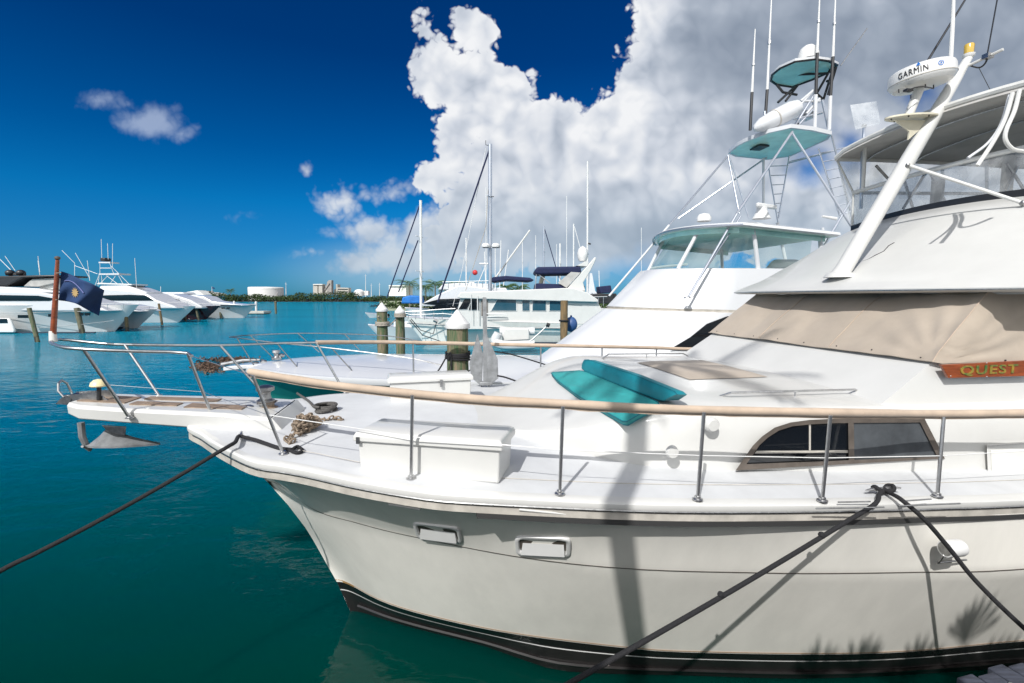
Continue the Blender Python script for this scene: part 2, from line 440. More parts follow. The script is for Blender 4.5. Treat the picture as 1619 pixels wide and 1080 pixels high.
mat('concrete', (0.50, 0.48, 0.43), 0.85, var=0.25, vscale=1.5, bump=0.05)
mat('tank_white', (0.74, 0.74, 0.72), 0.6, var=0.12, vscale=0.1)
mat('plant_metal', (0.36, 0.34, 0.32), 0.6, var=0.3, vscale=0.2)
mat('mangrove_leaf', (0.040, 0.075, 0.014), 0.8, col2=(0.012, 0.032, 0.008), vscale=0.25)
mat('palm_leaf', (0.075, 0.13, 0.022), 0.5, col2=(0.03, 0.07, 0.012), vscale=3)
mat('palm_trunk', (0.22, 0.18, 0.13), 0.9, var=0.4, vscale=4, stretch=(1, 1, 5), bump=0.1)
mat('chain_rust', (0.15, 0.12, 0.09), 0.8, metal=0.2, col2=(0.34, 0.26, 0.19), vscale=18)
mat('weed', (0.035, 0.022, 0.014), 0.8, col2=(0.12, 0.07, 0.045), vscale=9)
mat('dock_wood', (0.06, 0.068, 0.095), 0.8, var=0.5, vscale=6, stretch=(1, 8, 8), bump=0.08)
mat('inflatable', (0.60, 0.60, 0.60), 0.6, var=0.1, vscale=2)
mat('fender_blue', (0.03, 0.08, 0.22), 0.5)
mat('seabed', (0.30, 0.33, 0.22), 0.9, var=0.3, vscale=0.2)
mat('red_paint', (0.5, 0.03, 0.03), 0.5)
clear_mat('clear_vinyl', (0.80, 0.83, 0.85), 0.2, 0.26, 0.06)
clear_mat('green_acrylic', (0.80, 0.90, 0.88), 0.2, 0.05, 0.03)
clear_mat('thin_panel', (0.86, 0.88, 0.9), 0.2, 0.22, 0.3)

def water_mat():
    m = bpy.data.materials.new('sea_water'); m.use_nodes = True; MAT['sea_water'] = m
    nt = m.node_tree; N = nt.nodes.new; L = nt.links.new
    b = nt.nodes['Principled BSDF']
    b.inputs['Roughness'].default_value = 0.03; b.inputs['IOR'].default_value = 1.33; b.inputs['Specular IOR Level'].default_value = 0.36
    tc = N('ShaderNodeTexCoord')
    mp = N('ShaderNodeMapping'); mp.inputs['Scale'].default_value = (0.018, 0.045, 1); L(tc.outputs['Object'], mp.inputs[0])
    n = N('ShaderNodeTexNoise'); n.inputs['Scale'].default_value = 1; n.inputs['Detail'].default_value = 4; L(mp.outputs[0], n.inputs['Vector'])
    r = N('ShaderNodeValToRGB'); r.color_ramp.elements[0].position = 0.35; r.color_ramp.elements[1].position = 0.68
    r.color_ramp.elements[0].color = (0.0, 0.80, 0.85, 1); r.color_ramp.elements[1].color = (0.0, 1.0, 1.0, 1)
    L(n.outputs[0], r.inputs[0])
    # body colour is darker and greener by the quay, brighter and bluer further out
    ln = N('ShaderNodeSeparateXYZ'); L(tc.outputs['Object'], ln.inputs[0])
    dr = N('ShaderNodeValToRGB'); q = N('ShaderNodeMath'); q.operation = 'MULTIPLY_ADD'; q.inputs[1].default_value = 1 / 80.0; q.inputs[2].default_value = 0.0
    L(ln.outputs[1], q.inputs[0]); L(q.outputs[0], dr.inputs[0])
    el = dr.color_ramp.elements; el[0].position = 0.055; el[0].color = (0.0, 0.034, 0.023, 1); el[1].position = 1.0; el[1].color = (0.0, 0.20, 0.30, 1)
    for ps, cl_ in ((0.11, (0.0, 0.070, 0.074, 1)), (0.18, (0.0, 0.11, 0.155, 1)), (0.34, (0.0, 0.185, 0.27, 1))):
        e_ = el.new(ps); e_.color = cl_
    mu = N('ShaderNodeMix'); mu.data_type = 'RGBA'; mu.blend_type = 'MULTIPLY'; mu.inputs[0].default_value = 1.0
    L(dr.outputs[0], mu.inputs[6]); L(r.outputs[0], mu.inputs[7]); col_out = mu.outputs[2]
    prev = None
    for sc, st, dist, det in (((0.10, 0.30, 1), 0.15, 0.20, 3), ((0.9, 1.7, 1), 0.32, 0.035, 3), ((5.0, 8.0, 1), 0.25, 0.005, 4)):
        mp = N('ShaderNodeMapping'); mp.inputs['Scale'].default_value = sc; mp.inputs['Rotation'].default_value = (0, 0, 0.35); L(tc.outputs['Object'], mp.inputs[0])
        n = N('ShaderNodeTexNoise'); n.inputs['Scale'].default_value = 1; n.inputs['Detail'].default_value = det; n.inputs['Distortion'].default_value = 0.4; L(mp.outputs[0], n.inputs['Vector'])
        bp = N('ShaderNodeBump'); bp.inputs['Strength'].default_value = st; bp.inputs['Distance'].default_value = dist * 3
        L(n.outputs[0], bp.inputs['Height'])
        if prev: L(prev, bp.inputs['Normal'])
        prev = bp.outputs[0]
    # light from below the surface, and a sheen that is weak as through a polarising filter
    nt.nodes.remove(b)
    df = N('ShaderNodeBsdfPrincipled'); L(col_out, df.inputs['Base Color']); df.subsurface_method = 'BURLEY'; df.inputs['Subsurface Weight'].default_value = 1.0; df.inputs['Subsurface Radius'].default_value = (1, 1, 1); df.inputs['Subsurface Scale'].default_value = 0.9; df.inputs['Specular IOR Level'].default_value = 0.0; df.inputs['Roughness'].default_value = 1.0
    gl = N('ShaderNodeBsdfGlossy'); gl.inputs[1].default_value = 0.03; L(prev, gl.inputs['Normal'])
    fr = N('ShaderNodeFresnel'); fr.inputs[0].default_value = 1.33; L(prev, fr.inputs['Normal'])
    k = N('ShaderNodeMath'); k.operation = 'MULTIPLY'; k.inputs[1].default_value = 0.95; L(fr.outputs[0], k.inputs[0])
    mn = N('ShaderNodeMath'); mn.operation = 'MINIMUM'; mn.inputs[1].default_value = 0.35; L(k.outputs[0], mn.inputs[0])
    mx = N('ShaderNodeMixShader'); L(mn.outputs[0], mx.inputs[0]); L(df.outputs[0], mx.inputs[1]); L(gl.outputs[0], mx.inputs[2])
    L(mx.outputs[0], nt.nodes['Material Output'].inputs[0])
water_mat()

# ------------------------------------------------------------------ water
w = M(); w.poly([(-4000, -3000, 0), (4000, -3000, 0), (4000, 5500, 0), (-4000, 5500, 0)])
mk('sea_water', w, 'sea_water', kind='structure', smooth=0)
# ================================================================== the near motor yacht
VC = 6.10                                # its centreline in the berth frame
S_END = 14.5
class Cv:
    def __init__(s, pts):
        P = np.array(sorted(pts, key=lambda p: p[0])); P = np.array(cr_curve(P, 6)); s.P = P; s.s0 = P[0][0]
    def b(s, x): return float(np.interp(x, s.P[:, 0], s.P[:, 1], left=0.0))
    def z(s, x): return float(np.interp(x, s.P[:, 0], s.P[:, 2]))
def from_px(lst, vc, tail, head=()):
    out = list(head)
    for (x, y, z) in lst:
        s, v, zz = SVZ(PZ(x, y, z)); out.append((s, vc - v, zz))
    return Cv(out + list(tail))
class Hull:
    def __init__(h, vc, stem, s_end, curves):
        h.vc = vc; h.stem = np.array(stem); h.e = s_end; h.c = curves
    def s0(h, z): return float(np.interp(z, h.stem[:, 0], h.stem[:, 1]))
    def pt(h, A, B, f, tau, side, out=0.0, s_fix=None):
        z0 = A.z(A.s0) * (1 - f) + B.z(B.s0) * f
        s0 = h.s0(z0)
        s = s0 + (h.e - s0) * tau ** 1.7 if s_fix is None else s_fix
        b = A.b(s) * (1 - f) + B.b(s) * f
        bulge = -0.05 * math.sin(pi * f) * max(0, min(1, (3.5 - s) / 4.0)) if A is h.c[0] else 0
        b = (b + bulge * min(1, b)) * (1 - math.exp(-max(0, s - s0) / 0.20))
        z = A.z(s) * (1 - f) + B.z(s) * f
        b = max(b, 0.0) + out * min(1, max(0, s - s0) / 0.15)
        return F(s, h.vc + side * b, z)
    def rows(h, i, j, side, out=0, n=56, sub=8, f0=0, f1=1):
        A, B = h.c[i], h.c[j]
        return [[h.pt(A, B, f0 + (f1 - f0) * k / sub, t / n, side, out) for t in range(n + 1)] for k in range(sub + 1)]
    def band(h, i, j, f0, f1, side, out, n=90):
        A, B = h.c[i], h.c[j]
        r = [[h.pt(A, B, f, t / n, side, out) for t in range(n + 1)] for f in (f0, f1)]
        return M().grid(r)

zG = lambda x: float(np.interp(x, [300, 345, 400, 560, 700, 900, 1100, 1300, 1500, 1619], [2.52, 2.49, 2.465, 2.43, 2.40, 2.36, 2.33, 2.28, 2.22, 2.18]))
gpx = [(318, 694), (345, 712), (395, 737), (440, 745), (480, 752), (560, 770), (640, 784), (700, 792), (780, 797), (900, 803), (1000, 807), (1100, 809), (1200, 809), (1300, 808), (1400, 806), (1500, 803), (1619, 799)]
Gc = from_px([(x, y, zG(x)) for x, y in gpx], VC, [(8, 2.74, 2.10), (11, 2.72, 2.06), (S_END + .1, 2.55, 2.08)], [(-2.73, 0.0, 2.55), (-2.71, 0.40, 2.55)])
Kc = from_px([(493, 806, 1.74), (560, 826, 1.72), (640, 846, 1.70), (820, 881, 1.67), (1000, 900, 1.64), (1200, 906, 1.60), (1300, 907, 1.58), (1450, 905, 1.56), (1619, 900, 1.53)], VC, [(8, 2.66, 1.5), (S_END + .1, 2.5, 1.5)], [(-2.02, 0, 1.76)])
Bc = from_px([(600, 952, .41), (700, 980, .40), (820, 1004, .39), (1000, 1026, .37), (1100, 1032, .36), (1300, 1035, .36), (1450, 1030, .36), (1619, 1014, .36)], VC, [(8, 2.35, .38), (S_END + .1, 2.3, .4)], [(-1.28, 0, .41)])
Wc = from_px([(620, 985, 0), (760, 1020, 0), (820, 1041, 0), (900, 1062, 0)], VC, [(2.6, 1.66, 0), (4, 1.92, 0), (6, 2.1, 0), (8, 2.2, 0), (S_END + .1, 2.2, 0)], [(-1.13, 0, 0)])
Xc = Cv([(-0.6, 0, -.9), (1.5, .6, -.9), (5, 1.2, -.9), (S_END + .1, 1.4, -.9)])
H1 = Hull(VC, [(-.9, -.6), (0, -1.13), (.41, -1.28), (1.11, -1.6), (1.46, -1.82), (1.97, -2.2), (2.5, -2.74)], S_END, [Gc, Kc, Bc, Wc, Xc])
base1 = F(4, VC, 0)
Y1 = thing('motor_yacht', 'large white motor yacht nearest the dock, cream hull, with teal cushions on its foredeck', 'yacht', base1)

m = M(); mb = M(); mc = M()
for sd_ in (-1, 1):
    # hull top meets the underside of the rub rail
    m.grid(H1.rows(0, 1, sd_, out=-0.0, sub=8, f0=0.12)); m.grid(H1.rows(1, 2, sd_, sub=9)); mb.grid(H1.rows(2, 3, sd_, sub=3)); mb.grid(H1.rows(3, 4, sd_, sub=3))
def transom(m_, hull, idx):
    pts = []
    for c in idx: pts.append(F(hull.e, hull.vc - hull.c[c].b(hull.e), hull.c[c].z(hull.e)))
    pts2 = [F(hull.e, hull.vc + hull.c[c].b(hull.e), hull.c[c].z(hull.e)) for c in idx][::-1]
    m_.poly(pts + pts2)
transom(m, H1, (0, 1, 2)); transom(mb, H1, (2, 3, 4))
mk('hull', m, 'hull_cream', Y1)
mk('bottom', mb, 'bottom_paint', Y1)
mk('boot_stripe', H1.band(2, 3, 0.0, 0.20, -1, .004), 'black_paint', Y1)
for f0, f1, mt, nm in ((-0.030, -0.018, 'tan_line', 'stripe'), (0.24, 0.275, 'plastic_white', 'stripe')):
    mk(nm, H1.band(2, 3, f0, f1, -1, .006) if f0 > 0 else H1.band(1, 2, 1 + f0 * .9, 1 + f1 * .9, -1, .006), mt, Y1)
rust_ = [[H1.pt(H1.c[1], H1.c[2], f, t, -1, .007) for t in np.linspace(.045, .085, 8)] for f in (.975, 1.0)]
mk('rust_stain', M().grid(rust_), 'rust', Y1)
mk('hull_groove', H1.band(0, 1, 0.985, 1.0, -1, .005), 'bronze_frame', Y1)
# chine strake low on the bottom
mk('chine', M().tube([H1.pt(H1.c[2], H1.c[3], 0.72, t / 60, -1, 0.01) for t in range(4, 61)], 0.022, 6), 'bottom_paint', Y1)

def gun(s, side, inb=0.0, dz=0.0, hull=None):
    hull = hull or H1; g = hull.c[0]
    b = max(g.b(s) - inb, 0.0)
    return F(s, hull.vc + side * b, g.z(s) + dz)
def sweep(prof, side, s0, s1, n=90, pw=1.6, hull=None):
    rows = []
    for k in range(n + 1):
        s = s0 + (s1 - s0) * (k / n) ** pw
        rows.append([gun(s, side, -o, dz, hull) for o, dz in prof])
    return M().grid(rows, True)
lip = M(); rub = M(); rb2 = M(); trim = M()
for sd_ in (-1, 1):
    a = sweep([(0.0, 0.0), (0.006, 0.02), (0.004, 0.045), (-0.02, 0.062), (-0.10, 0.066), (-0.10, 0.0)], sd_, -2.71, S_END); lip.add(a.v, a.f)
    a = sweep([(-0.012, -0.018), (-0.012, -0.085), (-0.05, -0.085), (-0.05, -0.018)], sd_, -2.68, S_END); rub.add(a.v, a.f)
    a = sweep([(0.002, 0.0), (0.006, -0.008), (0.002, -0.018), (-0.05, -0.018), (-0.05, 0.0)], sd_, -2.6, S_END); trim.add(a.v, a.f)
    a = sweep([(-0.004, -0.085), (-0.002, -0.125), (-0.06, -0.125), (-0.06, -0.085)], sd_, 0.3, S_END); rb2.add(a.v, a.f)
mk('gunwale', lip, 'gelcoat', Y1)
mk('rub_rail', rub, 'rub_beige', Y1)
mk('rub_strip', trim, 'dull_steel', Y1)
mk('rubber_seal', rb2, 'rubber', Y1)
for k in range(56):
    p = gun(-1.9 + k * 0.155, -1, -0.004, -0.009); mk('rivet', M().ball(p, 0.0065, 6), 'steel', Y1)
# deck
rows = []
for k in range(81):
    s = -2.70 + (S_END + 2.70) * (k / 80) ** 1.6
    bm_ = max(Gc.b(s) - 0.06, 0.02)
    rows.append([F(s, VC + t * bm_, Gc.z(s) + 0.062 + 0.10 * (1 - t * t) * min(1, bm_ / 2) * min(1, max(0, (s + 1.9) / 1.6))) for t in np.linspace(-1, 1, 25)])
mk('deck', M().grid(rows), 'deck_white', Y1)
def deckz(s, v):
    bm_ = max(Gc.b(s) - 0.06, 0.3); t = (v - VC) / bm_
    return Gc.z(s) + 0.062 + 0.10 * max(0, 1 - t * t) * min(1, bm_ / 2) * min(1, max(0, (s + 1.9) / 1.6))
gr = M()
for inb in (0.34,):
    pts = [gun(s, -1, inb, 0.067 + 0.10 * (1 - ((Gc.b(s) - inb) / (Gc.b(s) - .06)) ** 2)) for s in np.linspace(-1.3, 8, 50)]
    gr.tube(pts, 0.0035, 4)
mk('deck_seam', gr, 'rub_beige', Y1)

# ---- pulpit
def P1(x, y, b, dz=0): return SVZ(PV(x, y, VC + b)) 
def psec(s):
    w = float(np.interp(s, [-3.96, -3.8, -3.3, -2.7, -1.8], [0.24, 0.33, 0.38, 0.43, 0.50]))
    top = float(np.interp(s, [-3.96, -3.3, -2.7, -2.3, -1.8], [2.86, 2.80, 2.76, 2.73, 2.67]))
    bot = float(np.interp(s, [-3.96, -3.8, -3.3, -2.7, -1.8], [2.72, 2.68, 2.63, 2.57, 2.40]))
    return w, top, bot
rows = []
for s in (-3.96, -3.93, -3.8, -3.6, -3.3, -3.0, -2.7, -2.3, -1.82):
    w, t, b = psec(s)
    sh = 0.0 if s > -3.95 else 0.05
    rows.append([F(s + q, VC + v, z) for v, z, q in ((-w, b + .02, 0), (-w - .01, t - .03, 0), (-w + .025, t, 0), (w - .025, t, 0), (w + .01, t - .03, 0), (w, b + .02, 0), (w - .05, b, sh), (-w + .05, b, sh))])
pm = M().grid(rows, True); pm.poly(rows[0])
w, t, b = psec(-1.82)
e1 = [F(-1.83, VC - w - .01, b), F(-1.83, VC - w - .01, t - .02), F(-1.83, VC + w, t - .02), F(-1.83, VC + w, b)]
e2 = [F(-1.60, VC - w - .01, b), F(-1.80, VC - w - .01, t), F(-1.80, VC + w, t), F(-1.60, VC + w, b)]
pm.hexa(e1, e2)
PUL = mk('pulpit', pm, 'gelcoat', Y1, bevel=.008)
tk = M()
for (s0, s1, v0, v1) in ((-3.92, -3.45, -.16, .16), (-3.38, -2.9, -.20, -.05), (-3.38, -2.6, .08, .22), (-2.8, -2.2, -.26, -.06)):
    tk.hexa([F(s0, VC + v0, psec(s0)[1] - .05), F(s1, VC + v0, psec(s1)[1] - .05), F(s1, VC + v1, psec(s1)[1] - .05), F(s0, VC + v1, psec(s0)[1] - .05)], [F(s0, VC + v0, psec(s0)[1] + .012), F(s1, VC + v0, psec(s1)[1] + .012), F(s1, VC + v1, psec(s1)[1] + .012), F(s0, VC + v1, psec(s0)[1] + .012)])
mk('teak_pad', tk, 'wet_wood', Y1)
# bow roller with two cheeks and a bail
rl = M()
for q in (-1, 1):
    rl.prism([F(-4.18, VC + q * .09, 2.82), F(-4.08, VC + q * .09, 2.92), F(-3.75, VC + q * .09, 2.93), F(-3.65, VC + q * .09, 2.84), F(-4.0, VC + q * .09, 2.80)], F(0, .012, 0))
rl.tube([F(-4.06, VC - .1, 2.87), F(-4.06, VC + .1, 2.87)], .045, 12)
mk('bow_roller', rl, 'dull_steel', Y1)
mk('roller_bail', M().tube([PV(101, 628, VC - .1), PV(92, 618, VC - .1), PV(92, 607, VC - .08), PV(97, 601, VC), PV(106, 606, VC + .05), PV(113, 620, VC + .08), PV(116, 634, VC + .08)], .012, 8), 'steel', Y1)
# pole light
pl = PV(156, 632, VC - .1)
lg = M().tube([pl - [0, 0, .04], PV(156.5, 611, VC - .1)], .022, 10)
BL = mk('light_stem', lg, 'dark_plastic', Y1)
mk('light_globe', M().lathe(PV(156.5, 611, VC - .1), [(0, 0), (.075, 0), (.085, .012), (.075, .045), (.045, .075), (0, .085)], n=18), 'cream_ball', Y1)

# ---- bow rail (pixel + height, mirrored sides taken from the photograph)
def R(x, y, D): return PZ(x, y, CAMH - D)
near_rail = [R(80, 541, .49), R(84, 544, .49), R(100, 549, .50), R(132, 552, .515), R(200, 555, .55), R(290, 557, .60)]
far_rail = [R(80, 541, .49), R(86, 538, .49), R(100, 537, .50), R(140, 541, .54), R(197, 545, .58), R(348, 546, .64), R(430, 543, .665), R(500, 541.5, .69)]
RB = 0.017
mk('bow_rail', M().tube(cr_curve(near_rail, 4)[:-1] + [R(297, 558.5, .605), R(303, 563, .625)], RB, 10), 'steel', Y1)
mk('bow_rail', M().tube(cr_curve(far_rail, 4), RB, 10), 'steel', Y1)
near_top = {448: R(400, 594, .705), 650: R(652, 625, .80), 885: R(890, 643, .85), 1103: R(1113, 652, .89), 1300: R(1313, 657, .93), 1480: R(1492, 659, 1.02)}
rail_pts = [R(395, 588, .70), R(450, 597, .73), R(530, 609, .765), R(652, 622, .80), R(770, 632, .83), R(890, 638, .85), R(1000, 644, .87), R(1113, 648, .89), R(1313, 652, .93), R(1492, 654, 1.02)]
lastp = rail_pts[-1]
s_, v_, z_ = SVZ(lastp)
for ds in (1.2, 2.6, 4.0, 6.0): rail_pts.append(F(s_ + ds, v_ - .02, z_ - .03 * ds / 1.2))
cv = cr_curve(rail_pts, 8)
mk('side_rail', M().tube(cv, RB, 10), 'steel', Y1)
def sleeve(path, r0, seams, name):
    pts = cr_curve(path, 8); rs = []
    for i, p in enumerate(pts):
        rs.append(r0 * (1 + 0.10 * noise.noise(Vector((p[0] * 3, p[1] * 3, 5)))))
    rs[0] = r0 * .75
    return M().tube(pts, rs, 12)
# the canvas sleeve is laced in lengths
SL = [(0, 29), (29, 48), (48, 66), (66, len(cv))]
for a, b in SL:
    seg = cv[a:b + 1] if b < len(cv) else cv[a:]
    rs = [0.034 * (1 + 0.12 * noise.noise(Vector((p[0] * 4, p[1] * 4, 5)))) for p in seg]
    mm = M().tube(seg, rs, 12)
    # hanging hem below the sleeve
    lo = [p + np.array([0, 0, -r]) for p, r in zip(seg, rs)]
    hem = [p + np.array([0, 0, -r - .016 - .008 * noise.noise(Vector((p[0] * 6, 1, 1)))]) for p, r in zip(seg, rs)]
    mm.grid([lo, hem])
    mk('rail_cover', mm, 'rail_canvas', Y1)
far_cov = [R(500, 541.5, .69), R(580, 541, .75), R(653, 541.5, .79), R(760, 544, .84), R(855, 546, .87), R(952, 548, .92), R(1038, 550, 1.0), R(1100, 552, 1.04)]
fs_, fv_, fz_ = SVZ(far_cov[-1])
far_cov += [F(fs_ + 2, fv_, fz_ - .03), F(fs_ + 5, fv_, fz_ - .06)]
fc = cr_curve(far_cov, 6)
mk('side_rail', M().tube(fc, RB, 8), 'steel', Y1)
mk('rail_cover', M().tube(fc, [0.034 * (1 + 0.12 * noise.noise(Vector((p[0] * 4, p[1] * 4, 5)))) for p in fc], 10), 'rail_canvas', Y1)
feet = {448: (448, 718), 650: (650, 757), 885: (885, 781), 1103: (1103, 790), 1300: (1300, 792), 1480: (1482, 785)}
def foot_mesh(mm, ft, ax):
    mm.lathe(ft, [(0, 0), (.042, 0), (.042, .008), (.026, .016), (.026, .03), (0, .03)], n=14)
def stanchion(ft, tp, r=.0145, flange=True):
    mm = M().tube([ft, tp], r, 10)
    if flange: foot_mesh(mm, ft, tp - ft)
    o = mk('stanchion', mm, 'steel', Y1)
for k, (fx, fy) in feet.items():
    z = zG(fx) + 0.072
    stanchion(PZ(fx, fy, z), near_top[k])
for ds in (1.25, 2.55, 3.9):
    tp = F(s_ + ds, v_ - .02, z_ - .03 * ds / 1.2); ft = tp.copy(); ft[2] = Gc.z(s_ + ds) + .066
    stanchion(ft, tp)
# raked stanchions round the pulpit
def onside(x, y, b): return PV(x, y, VC + b)
stanchion(onside(205, 661, -.42), R(132, 552, .515), .016)
stanchion(PZ(343, 677, 2.52), R(297, 559, .603), .016)
stanchion(onside(253, 628, .36), R(197, 545, .58), .016)
stanchion(PZ(432, 640, 2.52), R(348, 546, .64), .016)
stanchion(PZ(546, 622, 2.52), R(500, 541.5, .69), .016)
for (tx, ty, D, fy) in ((653, 541.5, .79, 583), (855, 546, .87, 588), (952, 548, .92, 0), (1038, 550, 1.0, 0)):
    tp = R(tx, ty, D); s2 = SVZ(tp)[0]; ft = tp.copy(); ft[2] = Gc.z(s2) + .07
    stanchion(ft, tp)
# mid wires
def wire(pts, r=.004, mt='steel'): mk('life_line', M().tube(pts, r, 6), mt, Y1)
keys = [448, 650, 885, 1103, 1300, 1480]
mid = []
for k in keys:
    fx, fy = feet[k]; ft = PZ(fx, fy, zG(fx) + .072); mid.append(ft * .49 + near_top[k] * .51)
mid.append(F(s_ + 4, v_ - .02, mid[-1][2] - .05))
wire(mid, .0042, 'plastic_white')
wire([R(303, 563, .625), near_top[448]], .004)
wire([(onside(205, 661, -.42) + R(132, 552, .515)) / 2, (PZ(343, 677, 2.52) + R(297, 559, .603)) / 2, mid[0]], .003)

# ---- trunk cabin on the foredeck
TR = [(.45, .62, .0), (.75, .92, .04), (1.1, 1.35, .14), (1.45, 1.68, .27), (1.8, 1.92, .42), (2.1, 2.03, .52), (2.45, 2.09, .585), (3.0, 2.12, .60), (4.0, 2.15, .62), (5.5, 2.15, .66), (8, 2.15, .72), (12.5, 2.1, .74)]
TRc = np.array(cr_curve([np.array(t) for t in TR], 5))
def trw(s): return float(np.interp(s, TRc[:, 0], TRc[:, 1])), float(np.interp(s, TRc[:, 0], TRc[:, 2]))
def trtop(s, b):
    w, h = trw(s)
    return deckz(s, VC + w) + h + .06 * (1 - (b / max(w, .1)) ** 2) * min(1, h / .4)
rows = []
for q in TRc:
    s, w, h = q; zb = deckz(s, VC + w) - .02; zt = zb + .02 + h; k = min(1, h / .4)
    sec = []
    for b_, z_q in ((w, zb), (w - .015 * k, zb + .5 * (zt - zb)), (w - .04 * k, zt - .07 * k), (w - .065 * k, zt - .03 * k), (w - .12 * k, zt - .004)):
        sec.append((b_, z_q))
    row = [F(s, VC - b_, zq) for b_, zq in sec]
    for t in np.linspace(-1, 1, 15)[1:-1]: row.append(F(s, VC + t * (w - .12 * k), trtop(s, t * (w - .12 * k)) ))
    row += [F(s, VC + b_, zq) for b_, zq in sec[::-1]]
    rows.append(row)
tm = M().grid(rows); tm.poly(rows[0]); tm.poly(rows[-1])
mk('trunk_cabin', tm, 'gelcoat', Y1, smooth=50)

# side window of the trunk
wv = VC - 2.155
def WV(x, y, o=0.0):
    # the side wall leans in slightly: offset grows with height
    p = PV(x, y, wv - o); return p
outer = [(1163, 744), (1190, 705), (1205, 690), (1225, 676), (1250, 668), (1280, 664), (1320, 662), (1462, 662), (1494, 725)]
inner = [(1180, 734), (1201, 704), (1214, 692), (1231, 681), (1253, 674), (1282, 671), (1320, 669), (1455, 668), (1482, 722)]
fr = M()
O = [WV(*p, .014) for p in outer]; I = [WV(*p, .014) for p in inner]; Ob = [WV(*p, -.03) for p in outer]; Ib = [WV(*p, -.012) for p in inner]
fr.grid([Ob, O, I, Ib], True)
WN = mk('window', fr, 'bronze_frame', Y1, smooth=25)
mk('pane', M().poly([WV(*p, -.004) for p in [(1180, 734), (1201, 704), (1214, 692), (1231, 681), (1253, 674), (1282, 671), (1320, 669), (1345, 669), (1345, 730)]]), 'dark_glass', WN)
mk('pane', M().poly([WV(*p, -.002) for p in [(1345, 669), (1455, 668), (1482, 722), (1345, 730)]]), 'screened_glass', WN)
bar = M()
bar.hexa([WV(1341, 669, -.02), WV(1350, 669, -.02), WV(1351, 731, -.02), WV(1342, 731, -.02)], [WV(1341, 669, .012), WV(1350, 669, .012), WV(1351, 731, .012), WV(1342, 731, .012)])
mk('mullion', bar, 'bronze_frame', WN)
bar = M().hexa([WV(1279, 671, -.02), WV(1282, 671, -.02), WV(1282, 712, -.02), WV(1279, 712, -.02)], [WV(1279, 671, .0), WV(1282, 671, .0), WV(1282, 712, .0), WV(1279, 712, .0)])
mk('mullion', bar, 'rub_beige', WN)
mk('sill_track', M().hexa([WV(1196, 713, -.02), WV(1341, 712, -.02), WV(1341, 716, -.02), WV(1193, 717, -.02)], [WV(1196, 713, .002), WV(1341, 712, .002), WV(1341, 716, .002), WV(1193, 717, .002)]), 'rub_beige', WN)

# opening hatch at the right edge of the side wall
hb = M()
c0 = [(1560, 703), (1640, 699), (1640, 752), (1562, 754)]
hb.hexa([WV(*p, -.04) for p in c0], [WV(*p, .03) for p in c0])
HT = mk('side_locker', hb, 'gelcoat', Y1, bevel=.01)
hb = M(); c1 = [(1567, 712), (1640, 709), (1640, 748), (1568, 750)]
hb.hexa([WV(*p, .02) for p in c1], [WV(*p, .036) for p in c1]); mk('locker_door', hb, 'old_white', HT, bevel=.006)
mk('locker_hinge', M().tube([WV(1562, 705, .034), WV(1640, 700, .034)], .004, 6), 'dull_steel', HT)
# small fittings on the side wall
vt = M(); cc = WV(1126, 672, 0)
vt.lathe(cc + nrm(F(0, 1, 0)) * .02, [(0, .05), (.05, .048), (.065, .03), (.07, 0)], axis=F(0, -1, 0), n=18)
mk('vent', vt, 'gelcoat', Y1)
vt = M().lathe(WV(1062, 714, 0), [(0, .04), (.05, .035), (.06, 0)], axis=F(0, -1, 0), n=16)
mk('light_fitting', vt, 'gelcoat', Y1)

# ---- wheelhouse front and sides
def hz(s): return trtop(min(s, 12), 0) - .02
b_lo, b_hi = 2.04, 1.95
A0 = [F(4.43, VC - b_lo, 3.02), F(4.43, VC + b_lo, 3.02), F(4.98, VC + b_hi, 3.36), F(4.98, VC - b_hi, 3.36)]
hs_ = M()
sec = [(4.20, 2.02, 2.84), (4.98, 1.96, 3.36), (5.80, 1.83, 4.02)]
n_ = 14
rows = []
for s, b_, z in sec:
    rows.append([F(s + .0 * t, VC + t * b_, z) for t in np.linspace(-1, 1, n_)])
hs_.grid(rows)
for q in (-1, 1):
    hs_.grid([[F(4.20, VC + q * 2.02, 2.84), F(4.98, VC + q * 1.96, 3.36), F(5.8, VC + q * 1.83, 4.02)], [F(12, VC + q * 2.02, 2.84), F(12, VC + q * 1.96, 3.36), F(12, VC + q * 1.83, 4.02)]])
hs_.poly([F(12, VC - 2.06, 2.98), F(12, VC - 1.83, 4.02), F(12, VC + 1.83, 4.02), F(12, VC + 2.06, 2.98)])
HO = mk('wheelhouse', hs_, 'gelcoat', Y1, smooth=30)
# brow and flybridge cowl
cow = M(); rows = []
for (s_c, s_e, w_, z, cr_) in ((5.30, 5.66, 2.30, 4.055, 0), (5.24, 5.60, 2.34, 4.075, 0), (5.24, 5.60, 2.34, 4.10, 0), (5.30, 5.66, 2.31, 4.135, .01), (5.75, 6.05, 2.20, 4.30, .05), (6.35, 6.65, 2.05, 4.66, .10), (6.9, 7.15, 1.90, 5.00, .12), (7.22, 7.42, 1.80, 5.17, .12), (7.32, 7.5, 1.76, 5.17, .12)):
    row = []
    for t in np.linspace(-1, 1, 25):
        row.append(F(s_c + (s_e - s_c) * abs(t) ** 2.4, VC + t * w_, z + cr_ * (1 - t * t)))
    # run the ends back along the sides
    e = F(12.5, VC - w_ + (0 if z < 4.2 else 0), z); f_ = F(12.5, VC + w_, z)
    rows.append([e] + row + [f_])
cow.grid(rows)
cow.poly([rows[-1][0]] + rows[-1][1:-1] + [rows[-1][-1]])
cow.grid([rows[0], [F(SVZ(p)[0] + .25, VC + (SVZ(p)[1] - VC) * .8, 4.05) for p in rows[0]]])
mk('flybridge_cowl', cow, 'gelcoat', Y1, smooth=45)
